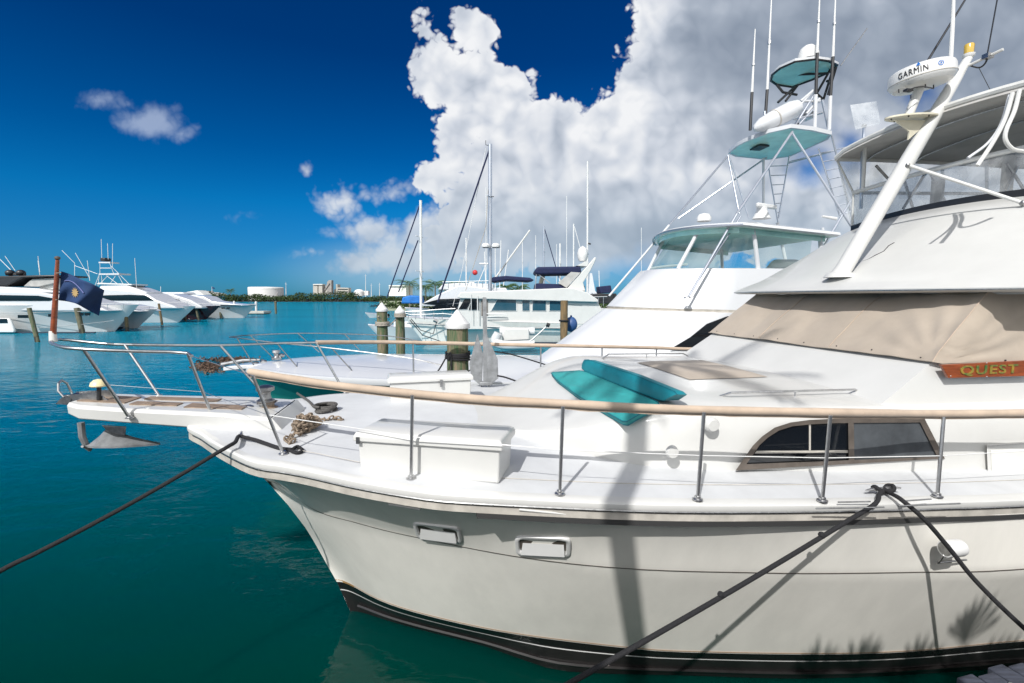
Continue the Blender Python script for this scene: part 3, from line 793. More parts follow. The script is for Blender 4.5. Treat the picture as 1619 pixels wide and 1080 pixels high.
mk('brow_trim', M().grid([[p + np.array([0, 0, .0]) - F(.006, 0, 0) for p in rows[1]], [p + np.array([0, 0, .012]) - F(.006, 0, 0) for p in rows[1]]]), 'dull_steel', Y1)
# ---- fittings of the near yacht
# hatch under canvas on the trunk top
def on_trunk(x, y):
    z = 3.05
    for _ in range(6):
        p = PZ(x, y, z); s, v, _z = SVZ(p); z = trtop(s, v - VC)
    p[2] = z; return p
def patch(m, c4, off, n=8, fn=None):
    rows = []
    for i in range(n + 1):
        row = []
        for j in range(n + 1):
            a = c4[0] * (1 - i / n) + c4[1] * i / n; b = c4[3] * (1 - i / n) + c4[2] * i / n
            p = a * (1 - j / n) + b * j / n; s, v, _ = SVZ(p)
            p = p.copy(); p[2] = trtop(s, v - VC) + off * (1 if 0 < i < n and 0 < j < n else 0.15); row.append(p)
        rows.append(row)
    m.grid(rows)
pm = M(); patch(pm, [on_trunk(1007, 574), on_trunk(1090, 601), on_trunk(1214, 596.5), on_trunk(1112, 571)], .045)
mk('hatch_cover', pm, 'tan_canvas', None, 'flat beige canvas cover laced over the foredeck hatch of the near yacht', 'hatch cover', smooth=40)
# grab rails on the trunk
for pts_, lean in (([(1137, 627), (1156, 621), (1352, 616), (1366, 623)], 1), ([(952, 568), (962, 560), (1080, 559), (1088, 563)], 0)):
    zz = [trtop(*(lambda q: (q[0], q[1] - VC))(SVZ(PZ(x, y, 3.08)))) for x, y in pts_]
    P_ = [PZ(pts_[0][0], pts_[0][1], zz[0] + .0), PZ(pts_[1][0], pts_[1][1], zz[1] + .055), PZ(pts_[2][0], pts_[2][1], zz[2] + .055), PZ(pts_[3][0], pts_[3][1], zz[3])]
    g = M().tube(P_, .011, 8)
    q = (P_[1] + P_[2]) / 2; g.tube([q, q - np.array([0, 0, .075])], .009, 6)
    mk('grab_rail', g, 'steel', Y1)

# cushions
def cushion(poly_top, th, name, label, mt='teal_vinyl', grp=None):
    # poly_top: world points of the top outline; a padded slab with rounded rim and piping
    P = [np.asarray(p) for p in poly_top]; P = [q for i in range(len(P)) for q in (P[i] * .9 + P[i - 1] * .1, P[i] * .9 + P[(i + 1) % len(P)] * .1)]; c = sum(P) / len(P)
    n = nrm(np.cross(P[1] - P[0], P[2] - P[1])); 
    if n[2] < 0 : n = -n
    dense = []
    for i in range(len(P)):
        a, b = P[i], P[(i + 1) % len(P)]
        k = max(2, int(np.linalg.norm(b - a) / .08))
        dense += [a + (b - a) * j / k for j in range(k)]
    def ring(f, h): return [c + (p - c) * f + n * h for p in dense]
    m = M(); rr = [ring(.985, -th), ring(1.0, -th * .8), ring(1.0, -th * .25), ring(.985, -.01), ring(.95, .004), ring(.8, .012), ring(.5, .016), ring(.05, .016)]
    for r_i in (4, 5, 6):
        rr[r_i] = [p + n * .018 * noise.noise(Vector((p[0] * 5, p[1] * 5, p[2] * 5))) for p in rr[r_i]]
    m.grid(rr, True); m.poly(rr[-1]); m.poly(rr[0])
    t = thing(name, label, 'cushion', c - n * th, grp)
    mk('pad', m, mt, t, smooth=60)
    loop = ring(1.0, -.008); loop.append(loop[0])
    mk('piping', M().tube(loop, .006, 5), 'teal_piping', t)
    loop = ring(1.0, -th + .01); loop.append(loop[0])
    mk('piping', M().tube(loop, .006, 5), 'teal_piping', t)
    return t
def on_trunk_up(x, y, off):
    z = 3.05
    for _ in range(12):
        p = PZ(x, y, z); s, v, _z = SVZ(p); z = z * .5 + .5 * (trtop(s, v - VC) + off)
    return PZ(x, y, z)
seat = [on_trunk_up(x, y, o) for x, y, o in ((870, 588, .06), (880, 600, .06), (912, 624, .06), (950, 646, .06), (988, 667, .055), (1012, 653, .055), (1046, 637, .055), (985, 612, .06), (921, 585, .06))]
cushion(seat, .055, 'seat_cushion', 'flat teal vinyl seat cushion on the sloping front of the foredeck trunk', mt='teal_seat')
bb = [on_trunk_up(920, 585, .05), on_trunk_up(984, 611, .05), on_trunk_up(1048, 635, .04)]
bt = [on_trunk_up(924, 567, .20), on_trunk_up(1000, 592, .20), on_trunk_up(1073, 622, .17)]
dv = F(.11, 0, 0.0)
mm = M(); sh = np.array([0, 0, -.02])
rows = []
for t in np.linspace(0, 1, 22):
    lo_ = np.array([np.interp(t, [0, .5, 1], [q[i] for q in bb]) for i in range(3)]); hi_ = np.array([np.interp(t, [0, .5, 1], [q[i] for q in bt]) for i in range(3)])
    e = min(1, min(t, 1 - t) / .04) ; e = .75 + .25 * e
    mid_ = (lo_ + hi_) / 2; lo2 = mid_ + (lo_ - mid_) * e; hi2 = mid_ + (hi_ - mid_) * e
    rows.append([lo2, lo2 * .95 + hi2 * .05 - dv * .10, mid_ - dv * .16, hi2 * .93 + lo2 * .07 - dv * .08, hi2 + dv * .05, hi2 + dv * .85 + sh * .2, hi2 * .9 + lo2 * .1 + dv * 1.05, lo2 + dv * 1.3])
mm.grid(rows, True); mm.poly(rows[0]); mm.poly(rows[-1])
BC = thing('backrest_cushion', 'long teal vinyl backrest cushion standing behind the teal foredeck seat', 'cushion', bb[1])
mk('pad', mm, 'teal_vinyl', BC, smooth=50)
mk('piping', M().tube([r[0] for r in rows], .006, 5), 'teal_piping', BC)
mk('piping', M().tube([r[4] for r in rows], .006, 5), 'teal_piping', BC)

# windscreen canvas: sags between its snaps, fold at the near corner
cvm = M(); rows = []
top_s, bot_s = 5.74, 4.93
N1, N2 = 80, 22
for j in range(N2 + 1):
    g_ = j / N2; row = []
    for i in range(N1 + 1):
        t = -1 + 2 * i / N1
        s = bot_s + (top_s - bot_s) * g_
        b_ = (2.01 + (1.86 - 2.01) * g_)
        z = 3.335 + (4.03 - 3.335) * g_
        off = .03 + .018 * noise.noise(Vector((t * 2.3, g_ * 1.2, 0))) + .012 * noise.noise(Vector((t * 7, g_ * 3.2, 4)))
        off += .022 * sin(pi * g_) * abs(sin(t * 6.2))
        rr0 = sqrt(((t + 1) * 2) ** 2 + g_ ** 2); off += .020 * sin(atan2(g_, (t + 1) * 2 + 1e-6) * 17) * math.exp(-rr0 / .9) * min(1, rr0 / .12)
        row.append(F(s - off * .66, VC + t * b_, z + off * .75 - .0))
    rows.append(row)
cvm.grid(rows)
# the side wing that follows the wheelhouse side
rows2 = []
for j in range(N2 + 1):
    g_ = j / N2; row = []
    for i in range(41):
        q = i / 40
        s = bot_s + (top_s - bot_s) * g_ + q * 3.6
        b_ = (2.01 + (1.86 - 2.01) * g_)
        z = 3.335 + (4.03 - 3.335) * g_ + .02 * q
        off = .02 + .03 * noise.noise(Vector((q * 6 + g_ * 2.5, g_ * 1.5 - q * 3, 9))) + .02 * sin(pi * g_) * sin(q * 14 + g_ * 3)
        rr0 = sqrt((q * 3.6) ** 2 + g_ ** 2); off += .020 * sin(atan2(g_, q * 3.6 + 1e-6) * 15) * math.exp(-rr0 / .9) * min(1, rr0 / .12)
        if i == 0: row.append(rows[j][0])
        else: row.append(F(s, VC - b_ - off, z))
    rows2.append(row)
cvm.grid(rows2)
WC = thing('windscreen_cover', 'large beige canvas cover stretched over the wheelhouse windscreen, under the brow', 'canvas cover', F(4.93, VC, 3.33))
mk('canvas', cvm, 'tan_canvas', WC, smooth=60)
mk('canvas_hem', M().tube([p + np.array([0, 0, .004]) for p in rows[0]], .008, 6), 'tan_canvas', WC)
for i in (26, 53):
    mk('canvas_seam', M().tube([r[i] + F(-.003, 0, .004) for r in rows], .004, 5), 'rail_canvas', WC)
mk('canvas_seam', M().tube([r[0] + F(-.003, -.003, .002) for r in rows], .005, 5), 'rail_canvas', WC)
for t in np.linspace(-.9, .92, 8):
    i = int((t + 1) / 2 * N1); p = rows[1][i]
    mk('snap', M().ball(p + F(-.006, 0, .004), .008, 8), 'dark_plastic', WC)
for k in range(1, 4):
    p = rows2[0][k * 9]; mk('snap', M().ball(p + F(0, -.008, .02), .009, 8), 'dark_plastic', WC)

# name board, with letters
def text_mesh(body, size, depth, shear=0.0, bold=0.0):
    cu = bpy.data.curves.new('lettering', 'FONT'); cu.body = body; cu.size = size; cu.extrude = depth; cu.offset = bold; cu.shear = shear
    cu.align_x = 'CENTER'; cu.align_y = 'CENTER'; cu.space_character = 1.15
    o = bpy.data.objects.new('lettering', cu); COL.objects.link(o)
    dg = bpy.context.evaluated_depsgraph_get(); me = bpy.data.meshes.new_from_object(o.evaluated_get(dg))
    vs = [tuple(v.co) for v in me.vertices]; fs = [tuple(p.vertices) for p in me.polygons]
    bpy.data.objects.remove(o); bpy.data.curves.remove(cu); bpy.data.meshes.remove(me)
    return vs, fs
bs0, bs1 = 5.03, 6.35
def BV(x, y, o=0): return PV(x, y, VC - 2.02 - o)
bl, br_, bl2 = BV(1490, 577), BV(1630, 569), BV(1503, 598)
q = SVZ(bl); 
bd = M()
shape = [(1489, 577), (1494, 587), (1500, 598), (1640, 594.5), (1640, 569)]
bd.prism([BV(*p, .05) for p in shape], F(0, .03, 0))
NB = mk('name_board', bd, 'varnished_wood', Y1, bevel=.004)
c = BV(1564, 585, .055); ux = nrm(BV(1600, 584, .055) - BV(1520, 586.5, .055)); uz = np.array([0, 0, 1.0]); un = F(0, -1, 0)
vs, fs = text_mesh('QUEST', .125, .003, bold=.002)
xs = max(abs(v[0]) for v in vs); wd = np.linalg.norm(BV(1610, 584, .055) - BV(1519, 586.5, .055)) / 2
mk('lettering', M().add([c + ux * v[0] * wd / xs + uz * v[1] + un * v[2] for v in vs], fs), 'gold_leaf', NB, smooth=0)
for px in ((1503, 594.5), (1560, 574), (1560, 595.5)):
    mk('screw', M().ball(BV(*px, .052), .006, 8), 'steel', NB)

# ---- flybridge enclosure and bimini
def EV(x, y, v): return PV(x, y, v)
top_far, top_near = PS(1366, 232, 7.0), PS(1432, 193, 6.95)
# roof: front bow from far corner to near side, runs aft
rf = M(); rows = []
for s in (6.95, 7.0, 7.6, 8.6, 10.5, 13.6):
    row = []
    for t in np.linspace(-1, 1, 17):
        z = 6.50 + .10 * (1 - t * t) + .03 * min(1, (s - 6.95)) - (.0 if abs(t) < .9 else .05)
        if s < 7.0: z -= .06
        row.append(F(s + .10 * t * t, VC + .15 + t * 1.62, z))
    rows.append(row)
rf.grid(rows)
BMN = mk('bimini', rf, 'grey_canvas', Y1)
edge = [p + np.array([0, 0, .02]) for p in rows[1]]
mk('bimini_valance', M().tube(edge, .045, 8), 'white_canvas', BMN)
mk('bimini_valance', M().tube([rows[k][0] for k in range(1, 6)], .04, 8), 'white_canvas', BMN)
mk('bimini_valance', M().tube([rows[k][-1] for k in range(1, 6)], .04, 8), 'white_canvas', BMN)
for sK in (2, 3, 4):
    mk('roof_bow', M().tube([p - np.array([0, 0, .04]) for p in rows[sK]], .015, 6), 'dull_steel', BMN)
# windscreen bar and clear curtains
def lerp(a, b, t): return a * (1 - t) + b * t
barz, bars = 5.86, 7.42
barL = [F(bars, VC + 1.70, barz), F(bars - .02, VC + .9, barz + .03), F(bars - .04, VC, barz + .04), F(bars, VC - .9, barz + .03), F(bars + .05, VC - 1.72, barz)]
sill = [F(7.46, VC + 1.72, 5.19), F(7.36, VC + .9, 5.27), F(7.33, VC, 5.30), F(7.36, VC - .9, 5.27), F(7.46, VC - 1.74, 5.19)]
bL, sL = cr_curve(barL, 6), cr_curve(sill, 6)
mk('windscreen_frame', M().tube(bL, .035, 8), 'white_canvas', Y1)
mk('curtain', M().grid([bL, sL]), 'clear_vinyl', Y1)
mk('windscreen_base', M().grid([[p - F(.03, 0, .0) for p in sL], [p - F(.03, 0, -.09) for p in sL], [p + F(.05, 0, .09) for p in sL]]), 'dark_plastic', Y1)
# upper curtains between the bar and the roof edge, sides
up = [rows[1][i] for i in (16, 12, 8, 4, 0)]; up = cr_curve(up, 6)
for q_ in (0, 6, 12, 18, 24):
    if q_ in (0, 24): mk('enclosure_post', M().tube([sL[q_], bL[q_], up[q_]], .018, 8), 'white_canvas', Y1)
for sg in (-1, 1):
    i0 = 24 if sg < 0 else 0
    a0, a1 = up[i0], sL[i0]
    bq = F(11.4, VC + sg * 1.70 + .08, 6.5); cq = F(11.4, VC + sg * 1.9, 5.2)
    mk('curtain', M().poly([a0, a1, cq, bq]), 'clear_vinyl', Y1)
    md = F(11.4, VC + sg * 1.76, 5.98)
    mk('windscreen_frame', M().tube([bL[i0], md], .03, 8), 'white_canvas', Y1)
# curved tubes of the near side frame
def tubeP(pts, v, r, mt='fresh_white', nm='frame_tube', n=6, sp=True):
    P_ = [PV(x, y, v) for x, y in pts]
    return mk(nm, M().tube(cr_curve(P_, 5) if sp else P_, r, 8), mt, Y1)
tubeP([(1601, 147), (1588, 190), (1568, 228), (1545, 262)], VC - 1.55, .021, mt='white_canvas')
tubeP([(1612, 142), (1604, 175), (1591, 205), (1590, 222), (1602, 236), (1625, 240)], VC - 1.60, .020, mt='white_canvas')
tubeP([(1596, 150), (1583, 195), (1562, 226), (1530, 250)], VC - 1.50, .014)
# inside framework seen through the curtains
for (a, b, v) in (((1385, 262), (1420, 300), 7.4), ((1420, 255), (1445, 335), 7.2), ((1466, 270), (1428, 330), 7.0), ((1470, 272), (1500, 330), 6.9), ((1560, 262), (1560, 305), 6.6), ((1592, 258), (1619, 300), 6.4), ((1609, 262), (1580, 322), 6.4), ((1490, 262), (1490, 335), 6.9)):
    mk('frame_tube', M().tube([PV(*a, v), PV(*b, v)], .022, 6), 'dull_steel', Y1)
for (x, y, v, sx) in ((1481, 318, 6.9, .11), (1592, 288, 6.5, .10)):
    p = PV(x, y, v); mk('enclosure_panel', M().box(p, F(sx, 0, 0), F(0, .03, 0), (0, 0, .42)), 'grey_canvas', Y1, bevel=.02)
# helm console and seat tops inside the bridge
p = F(8.6, VC - .2, 5.25); mk('helm_console', M().box(p, F(.3, 0, 0), F(0, .7, 0), (0, 0, .28)), 'old_white', Y1, bevel=.08, seg=3)
# posts at the far side
mk('enclosure_post', M().tube([PV(1363, 238, 7.65), PV(1361, 330, 7.65)], .022, 8), 'aluminium', Y1)
mk('enclosure_post', M().tube([PV(1368, 232, 7.5), PV(1364, 300, 7.6)], .03, 8), 'white_canvas', Y1)
# panel antenna on a pole at the far side
pp = PV(1366, 199, 8.2)
SA_ = mk('antenna_pole', M().tube([PV(1362, 330, 8.2), PV(1362.5, 290, 8.2), pp], .022, 8), 'aluminium', Y1)
an = [PV(1344, 167, 8.35), PV(1386, 161, 8.35), PV(1392, 196, 8.1), PV(1352, 205, 8.1)]
mk('panel_antenna', M().prism(an, (0, 0, .012)), 'thin_panel', SA_)
mk('antenna_mount', M().ball(PV(1366, 199, 8.2), .045, 8), 'dull_steel', SA_)

# ---- raked radar mast
vm_ = 6.0
mb0, mb1 = PV(1330, 432, vm_), PV(1531, 92, vm_)
def mp_(t): return mb0 * (1 - t) + mb1 * t
MA = mk('radar_mast', M().tube([mp_(-.02), mp_(.02), mp_(.5), mp_(.72), mp_(.9), mp_(1.0)], [.125, .105, .098, .09, .07, .05], 20), 'gelcoat', Y1)
mk('mast_foot', M().lathe(mp_(-.01), [(.20, -.03), (.17, .02), (.11, .05)], axis=(0, 0, 1), n=20), 'gelcoat', MA)
ax = nrm(mb1 - mb0)
# bracket plate and short post of the dome
plc = PV(1441, 187, vm_)
pq = M(); pa, pb = PV(1403, 190, vm_), PV(1482, 188, vm_)
dx = nrm(pb - pa); W2 = np.linalg.norm(pb - pa) / 2
ring = [plc + dx * W2 * cos(a) + F(0, 1, 0) * .16 * sin(a) for a in np.linspace(0, 2 * pi, 24, endpoint=False)]
pq.prism(ring, (0, 0, .022))
mk('bracket_plate', pq, 'yellowed_plastic', MA)
gus = M(); gus.prism([PV(1415, 190, vm_ - .01), PV(1472, 190, vm_ - .01), PV(1436, 221, vm_ - .01), PV(1438, 208, vm_ - .01)], F(0, .02, 0))
mk('gusset', gus, 'yellowed_plastic', MA)
for a in np.linspace(0, 2 * pi, 7)[:-1]:
    mk('bolt', M().ball(plc + dx * W2 * .8 * cos(a) + F(0, 1, 0) * .12 * sin(a) - np.array([0, 0, .008]), .012, 6), 'dark_plastic', MA)
mk('radar_post', M().tube([PV(1436, 184, vm_), PV(1456, 135, vm_)], [.055, .06], 14), 'gelcoat', MA)
gs2 = M(); gs2.prism([PV(1470, 183, vm_), PV(1483, 183, vm_), PV(1492, 168, vm_), PV(1490, 146, vm_), PV(1482, 165, vm_)], F(0, .03, 0))
mk('gusset', gs2, 'yellowed_plastic', MA)
# dome
dc = PV(1458, 138, vm_); DR = .375; DH = .27
tilt = nrm(F(-.13, .02, 1.0))
prof = [(0, 0), (DR * .62, 0), (DR * .86, .015), (DR * .95, .05), (DR, .085), (DR, .09), (DR * .985, DH * .72), (DR * .95, DH * .85), (DR * .85, DH * .94), (DR * .5, DH * 1.0), (0, DH * 1.02)]
dome = M().lathe(dc, prof, axis=tilt, n=48)
RD = mk('radar_dome', dome, 'plastic_white', Y1, smooth=35)
mk('dome_seam', M().lathe(dc, [(DR * 1.003, .082), (DR * 1.006, .087), (DR * 1.003, .092)], axis=tilt, n=48), 'rub_beige', RD)
# lettering wrapped on the dome's side
ta = nrm(np.cross(np.array([0, 1.0, 0]), tilt)); tb = np.cross(tilt, ta)
def wrap(vs, fs, ang0, h, sc, name, mt):
    out = []
    for v in vs:
        an_ = ang0 + v[0] * sc / DR
        d_ = ta * cos(an_) + tb * sin(an_)
        out.append(dc + d_ * (DR * .995 + .004 + v[2]) + tilt * (h + v[1] * sc))
    mk(name, M().add(out, fs), mt, RD, smooth=0)
def ang_of(x, y):
    p = PV(x, y, vm_ - DR) - dc; return atan2(np.dot(p, tb), np.dot(p, ta))
vs, fs = text_mesh('GARMIN', .112, .002)
a0 = ang_of(1424, 120)
wrap([(v[0] * .72, v[1], v[2]) for v in vs], fs, a0, .15, 1.0, 'lettering', 'letter_black')
wrap([(-.026, 0, .002), (.026, 0, .002), (0, .042, .002)], [(0, 1, 2)], ang_of(1449, 100), .205, 1.0, 'logo_triangle', 'logo_blue')
ringv, ringf = [], []
for k in range(20):
    a = 2 * pi * k / 20
    ringv += [(.032 * cos(a), .032 * sin(a), .002), (.024 * cos(a), .024 * sin(a), .002)]
for k in range(20):
    j = (k + 1) % 20; ringf.append((2 * k, 2 * j, 2 * j + 1, 2 * k + 1))
wrap(ringv, ringf, ang_of(1490, 102), .165, 1.0, 'round_badge', 'logo_blue')
wrap([(.010 * cos(a), .010 * sin(a), .002) for a in np.linspace(0, 2 * pi, 10, endpoint=False)], [tuple(range(10))], ang_of(1490, 102), .165, 1.0, 'round_badge', 'logo_blue')
mk('cable', M().tube(cr_curve([PV(1434, 146, 5.85), PV(1442, 140, 5.8), PV(1458, 137, 5.8), PV(1476, 140, 5.85)], 5), .008, 6), 'dark_plastic', RD)
mk('cable_plug', M().box(PV(1436, 143, 5.9), F(.05, 0, 0), F(0, .03, 0), (0, 0, .015)), 'dark_plastic', RD)
for bx in ((1421, 141), (1463, 133), (1476, 134), (1440, 150)):
    mk('bolt', M().tube([PV(*bx, 5.9), PV(bx[0], bx[1] + 6, 5.9)], .008, 6), 'dark_plastic', RD)
# masthead light, yard and whips
tp = mp_(1.0)
ML = mk('masthead_light', M().lathe(tp, [(.05, 0), (.07, .02), (.075, .05), (.05, .06)], n=18), 'plastic_white', MA)
mk('light_lens', M().lathe(tp + np.array([0, 0, .06]), [(.055, 0), (.058, .11), (.05, .125), (0, .13)], n=18), 'amber', ML)
mk('yard', M().tube([PV(1533, 103, 5.95), PV(1586, 78, 5.6)], .02, 8), 'gelcoat', MA)
mk('antenna_mount', M().box(PV(1562, 89, 5.75), F(.05, 0, 0), F(0, .04, 0), (0, 0, .03)), 'dull_steel', MA)
mk('cable', M().tube(cr_curve([PV(1534, 104, 5.95), PV(1548, 107, 5.85), PV(1557, 101, 5.8), PV(1562, 90, 5.75)], 5), .011, 6), 'dark_plastic', MA)
mk('whip_antenna', M().tube([PV(1561, 86, 5.75), PV(1582, -30, 5.6)], .008, 6), 'dark_plastic', MA)
mk('guy_wire', M().tube([PV(1548, 108, 5.9), PV(1568, 147, 6.2)], .004, 5), 'dark_plastic', MA)
mk('whip_antenna', M().tube([PV(1499, 170, 6.4), PV(1506, 40, 6.4), PV(1510, -60, 6.4)], [.03, .026, .015], 8), 'plastic_white', Y1)
mk('whip_antenna', M().tube([PV(1462, 104, 6.9), PV(1527, -2, 6.9), PV(1540, -20, 6.9)], [.018, .014, .01], 6), 'dark_plastic', Y1)
mk('mast_brace', M().tube([PV(1435, 261, vm_ - .08), PV(1617, 321, 4.9)], .022, 10), 'gelcoat', Y1)
mk('brace_clamp', M().ball(PV(1617, 321, 4.9), .035, 8), 'dull_steel', Y1)
mk('brace_clamp', M().ball(PV(1435, 261, vm_ - .1), .03, 8), 'dull_steel', Y1)
# thin cable lying down the cowl
cb = []
for x, y in ((1414, 384), (1404, 390), (1396, 399), (1385, 404), (1372, 411), (1362, 415), (1352, 420)):
    p = PS(x, y, 6.6); cb.append(p)
# project on the cowl by marching
def on_cowl(x, y):
    prev = None
    for s in np.linspace(5.2, 7.6, 160):
        p = PS(x, y, s); ss, v, z = SVZ(p); t = abs((v - VC) / 2.0)
        zc = float(np.interp(ss, [5.24, 5.30, 5.75, 6.35, 6.9, 7.22], [4.10, 4.135, 4.30, 4.66, 5.0, 5.17])) + .1 * (1 - min(1, t) ** 2) * min(1, max(0, (ss - 5.3)))
        if z < zc: return p
        prev = p
    return prev
cpts = [on_cowl(x, y) + np.array([0, 0, .004]) for x, y in ((1414, 384), (1405, 389), (1397, 398), (1384, 404), (1372, 411), (1362, 414), (1350, 421))]
mk('cowl_cable', M().tube(cpts, .006, 5), 'dark_plastic', Y1)

# ---- portlights in the topsides
def on_hull(x, y, lo=3.6, hi=5.6):
    # march the photo ray to the near topsides
    for Y in np.linspace(lo, hi, 300):
        p = PY(x, y, Y); s, v, z = SVZ(p)
        zg, zk, zb = Gc.z(s), Kc.z(s), Bc.z(s)
        if z > zk: f = (zg - z) / (zg - zk); b = Gc.b(s) * (1 - f) + Kc.b(s) * f - .05 * sin(pi * f) * max(0, min(1, (3.5 - s) / 4))
        else: f = (zk - z) / (zk - zb); b = Kc.b(s) * (1 - f) + Bc.b(s) * f
        if VC - v <= b: return p
    return p
for c4, lab in ((((652, 823), (726, 833), (732, 858), (661, 850)), None), (((813, 845), (903, 849), (901, 880), (817, 876)), None)):
    Pq = [on_hull(x, y) for x, y in c4]; c = sum(Pq) / 4
    n = nrm(np.cross(Pq[1] - Pq[0], Pq[3] - Pq[0])); n = n if n[1] < 0 else -n
    def rr(f, o, fy=None): 
        out = []
        fy = fy or f
        ux_ = (Pq[1] + Pq[2] - Pq[0] - Pq[3]) / 4; uy_ = (Pq[0] + Pq[1] - Pq[2] - Pq[3]) / 4
        for a in np.linspace(0, 2 * pi, 40, endpoint=False):
            ca, sa = cos(a), sin(a); ex = 1 / (abs(ca) ** 7 + abs(sa) ** 7) ** (1 / 7.)
            out.append(c + ux_ * ca * ex * f + uy_ * sa * ex * fy + n * o)
        return out
    rr_ = [rr(1.02, -.01), rr(1.0, .016), rr(.96, .022), rr(.88, .018, .78), rr(.84, .0, .70)]
    fm = M().grid(rr_, True)
    PTL = mk('portlight', fm, 'plastic_white', Y1, smooth=45)
    ux_ = (Pq[1] + Pq[2] - Pq[0] - Pq[3]) / 4; uy_ = (Pq[0] + Pq[1] - Pq[2] - Pq[3]) / 4
    inn = M(); t0 = rr(.84, .002, .70); inn.poly(t0)
    mk('recess', M().grid([rr(.84, .0, .70), [p - n * .0 for p in rr(.80, .001, .62)]], True), 'old_white', PTL)
    mk('pane', inn, 'bronze_frame', PTL, smooth=0)
    sl = M().hexa([c - ux_ * .80 - uy_ * .64 + n * .003, c + ux_ * .80 - uy_ * .64 + n * .003, c + ux_ * .76 + uy_ * .20 + n * .003, c - ux_ * .72 + uy_ * .20 + n * .003],
                  [c - ux_ * .80 - uy_ * .64 + n * .040, c + ux_ * .80 - uy_ * .64 + n * .040, c + ux_ * .76 + uy_ * .25 + n * .006, c - ux_ * .72 + uy_ * .25 + n * .006])
    mk('scupper_flap', sl, 'plastic_white', PTL)
# round white fixture on the topsides, with a bracket
p0 = on_hull(1512, 869)
mm = M(); 
hL, hR = PV(1494, 868, SVZ(p0)[1] - .16), PV(1534, 869, SVZ(p0)[1] - .16)
mm.lathe(hL, [(0, 0), (.066, 0), (.070, .008), (.070, .14), (.064, .160), (.045, .172), (0, .176)], axis=F(1, 0, 0.0), n=24)
DL = mk('docking_light', mm, 'plastic_white', Y1)
mk('light_back', M().lathe(hL - F(.004, 0, 0), [(0, 0), (.055, 0), (.058, .012)], axis=F(1, 0, 0), n=24), 'dull_steel', DL)
mk('bracket', M().tube([PV(1481, 890, SVZ(p0)[1] - .05), PV(1528, 885, SVZ(p0)[1] - .05)], .008, 6), 'dull_steel', DL)
mk('bracket', M().tube([PV(1484, 890, SVZ(p0)[1] - .05), hL + F(-.005, 0, -.055)], .008, 6), 'dull_steel', DL)
mk('bracket', M().tube([hL + F(.08, 0, 0), p0 + F(0.02, .03, 0)], .02, 8), 'dull_steel', DL)
# scuff slots under the rub rail near the bow
for a, b in (((615, 796), (665, 804)), ((676, 794), (727, 800)), ((820, 804), (893, 811))):
    pa, pb = on_hull(a[0], a[1] - 1), on_hull(b[0], b[1] - 1)
    mk('scupper', M().tube([pa + F(0, -.03, 0), pb + F(0, -.03, 0)], .011, 6), 'gelcoat', Y1)

# ---- deck gear
def on_deck(x, y, up=0.0):
    z = 2.5
    for _ in range(6):
        p = PZ(x, y, z); s, v, _q = SVZ(p); z = deckz(s, v) + up
    return PZ(x, y, z)
def deck_box(fl, fr_, depth, h, name, label, lid=.09, ov=.03, latch=None):
    d = nrm(fr_ - fl); d[2] = 0; d = nrm(d); n = np.array([-d[1], d[0], 0.0]); L_ = np.linalg.norm((fr_ - fl)[:2])
    z0 = min(fl[2], fr_[2]) + .005
    A = np.array([fl[0], fl[1], z0])
    t = thing(name, label, 'storage box', A + d * L_ / 2 + n * depth / 2)
    dr = .035
    b4 = [A + d * .01 + n * .01, A + d * (L_ - .01) + n * .01, A + d * (L_ - .01) + n * (depth - .02), A + d * .01 + n * (depth - .02)]
    t4 = [A, A + d * L_, A + d * L_ + n * depth, A + n * depth]
    up = np.array([0, 0, 1.0])
    mk('box_body', M().hexa(b4, [p + up * (h - lid) for p in t4]), 'gelcoat', t, bevel=.015, seg=3)
    o = [A - d * ov - n * ov, A + d * (L_ + ov) - n * ov, A + d * (L_ + ov) + n * (depth + ov), A - d * ov + n * (depth + ov)]
    k = lambda p, q: p + up * (h - lid + q)
    tp_ = [A + n * .01 + d * .0, A + d * L_ + n * .01, A + d * L_ + n * (depth - .01), A + n * (depth - .01)]
    ld = M(); ld.grid([[k(p, .004) for p in o], [k(p, .05) for p in o], [k(p, lid - .012) for p in [a * .5 + b * .5 for a, b in zip(o, tp_)]], [k(p, lid) for p in tp_]], True); ld.poly([k(p, lid) for p in tp_]); ld.poly([k(p, .004) for p in o])
    mk('lid', ld, 'gelcoat', t, bevel=.01, seg=3)
    return t, A, d, n, L_
B1, A_, d_, n_, L_ = deck_box(on_deck(567, 739), on_deck(790, 767), .46, .375, 'deck_box', 'long low white deck box by the near rail of the foredeck')
for q_ in (.12, .5, .88):
    mk('hinge', M().box(A_ + d_ * L_ * q_ + n_ * .492 + np.array([0, 0, .29]), d_ * .03, n_ * .004, (0, 0, .022)), 'dull_steel', B1)
mk('hasp', M().box(A_ + d_ * .02 - n_ * .034 + np.array([0, 0, .30]), d_ * .016, n_ * .005, (0, 0, .03)), 'dull_steel', B1)
B2, A2, d2, n2, L2 = deck_box(on_deck(617, 636), on_deck(745, 632), .40, .37, 'deck_box', 'shorter white deck box on the far side of the foredeck, with a rusty latch')
pL = A2 + d2 * L2 * .62 - n2 * .035 + np.array([0, 0, .26])
mk('latch', M().box(pL, d2 * .018, n2 * .01, (0, 0, .05)), 'dull_steel', B2)
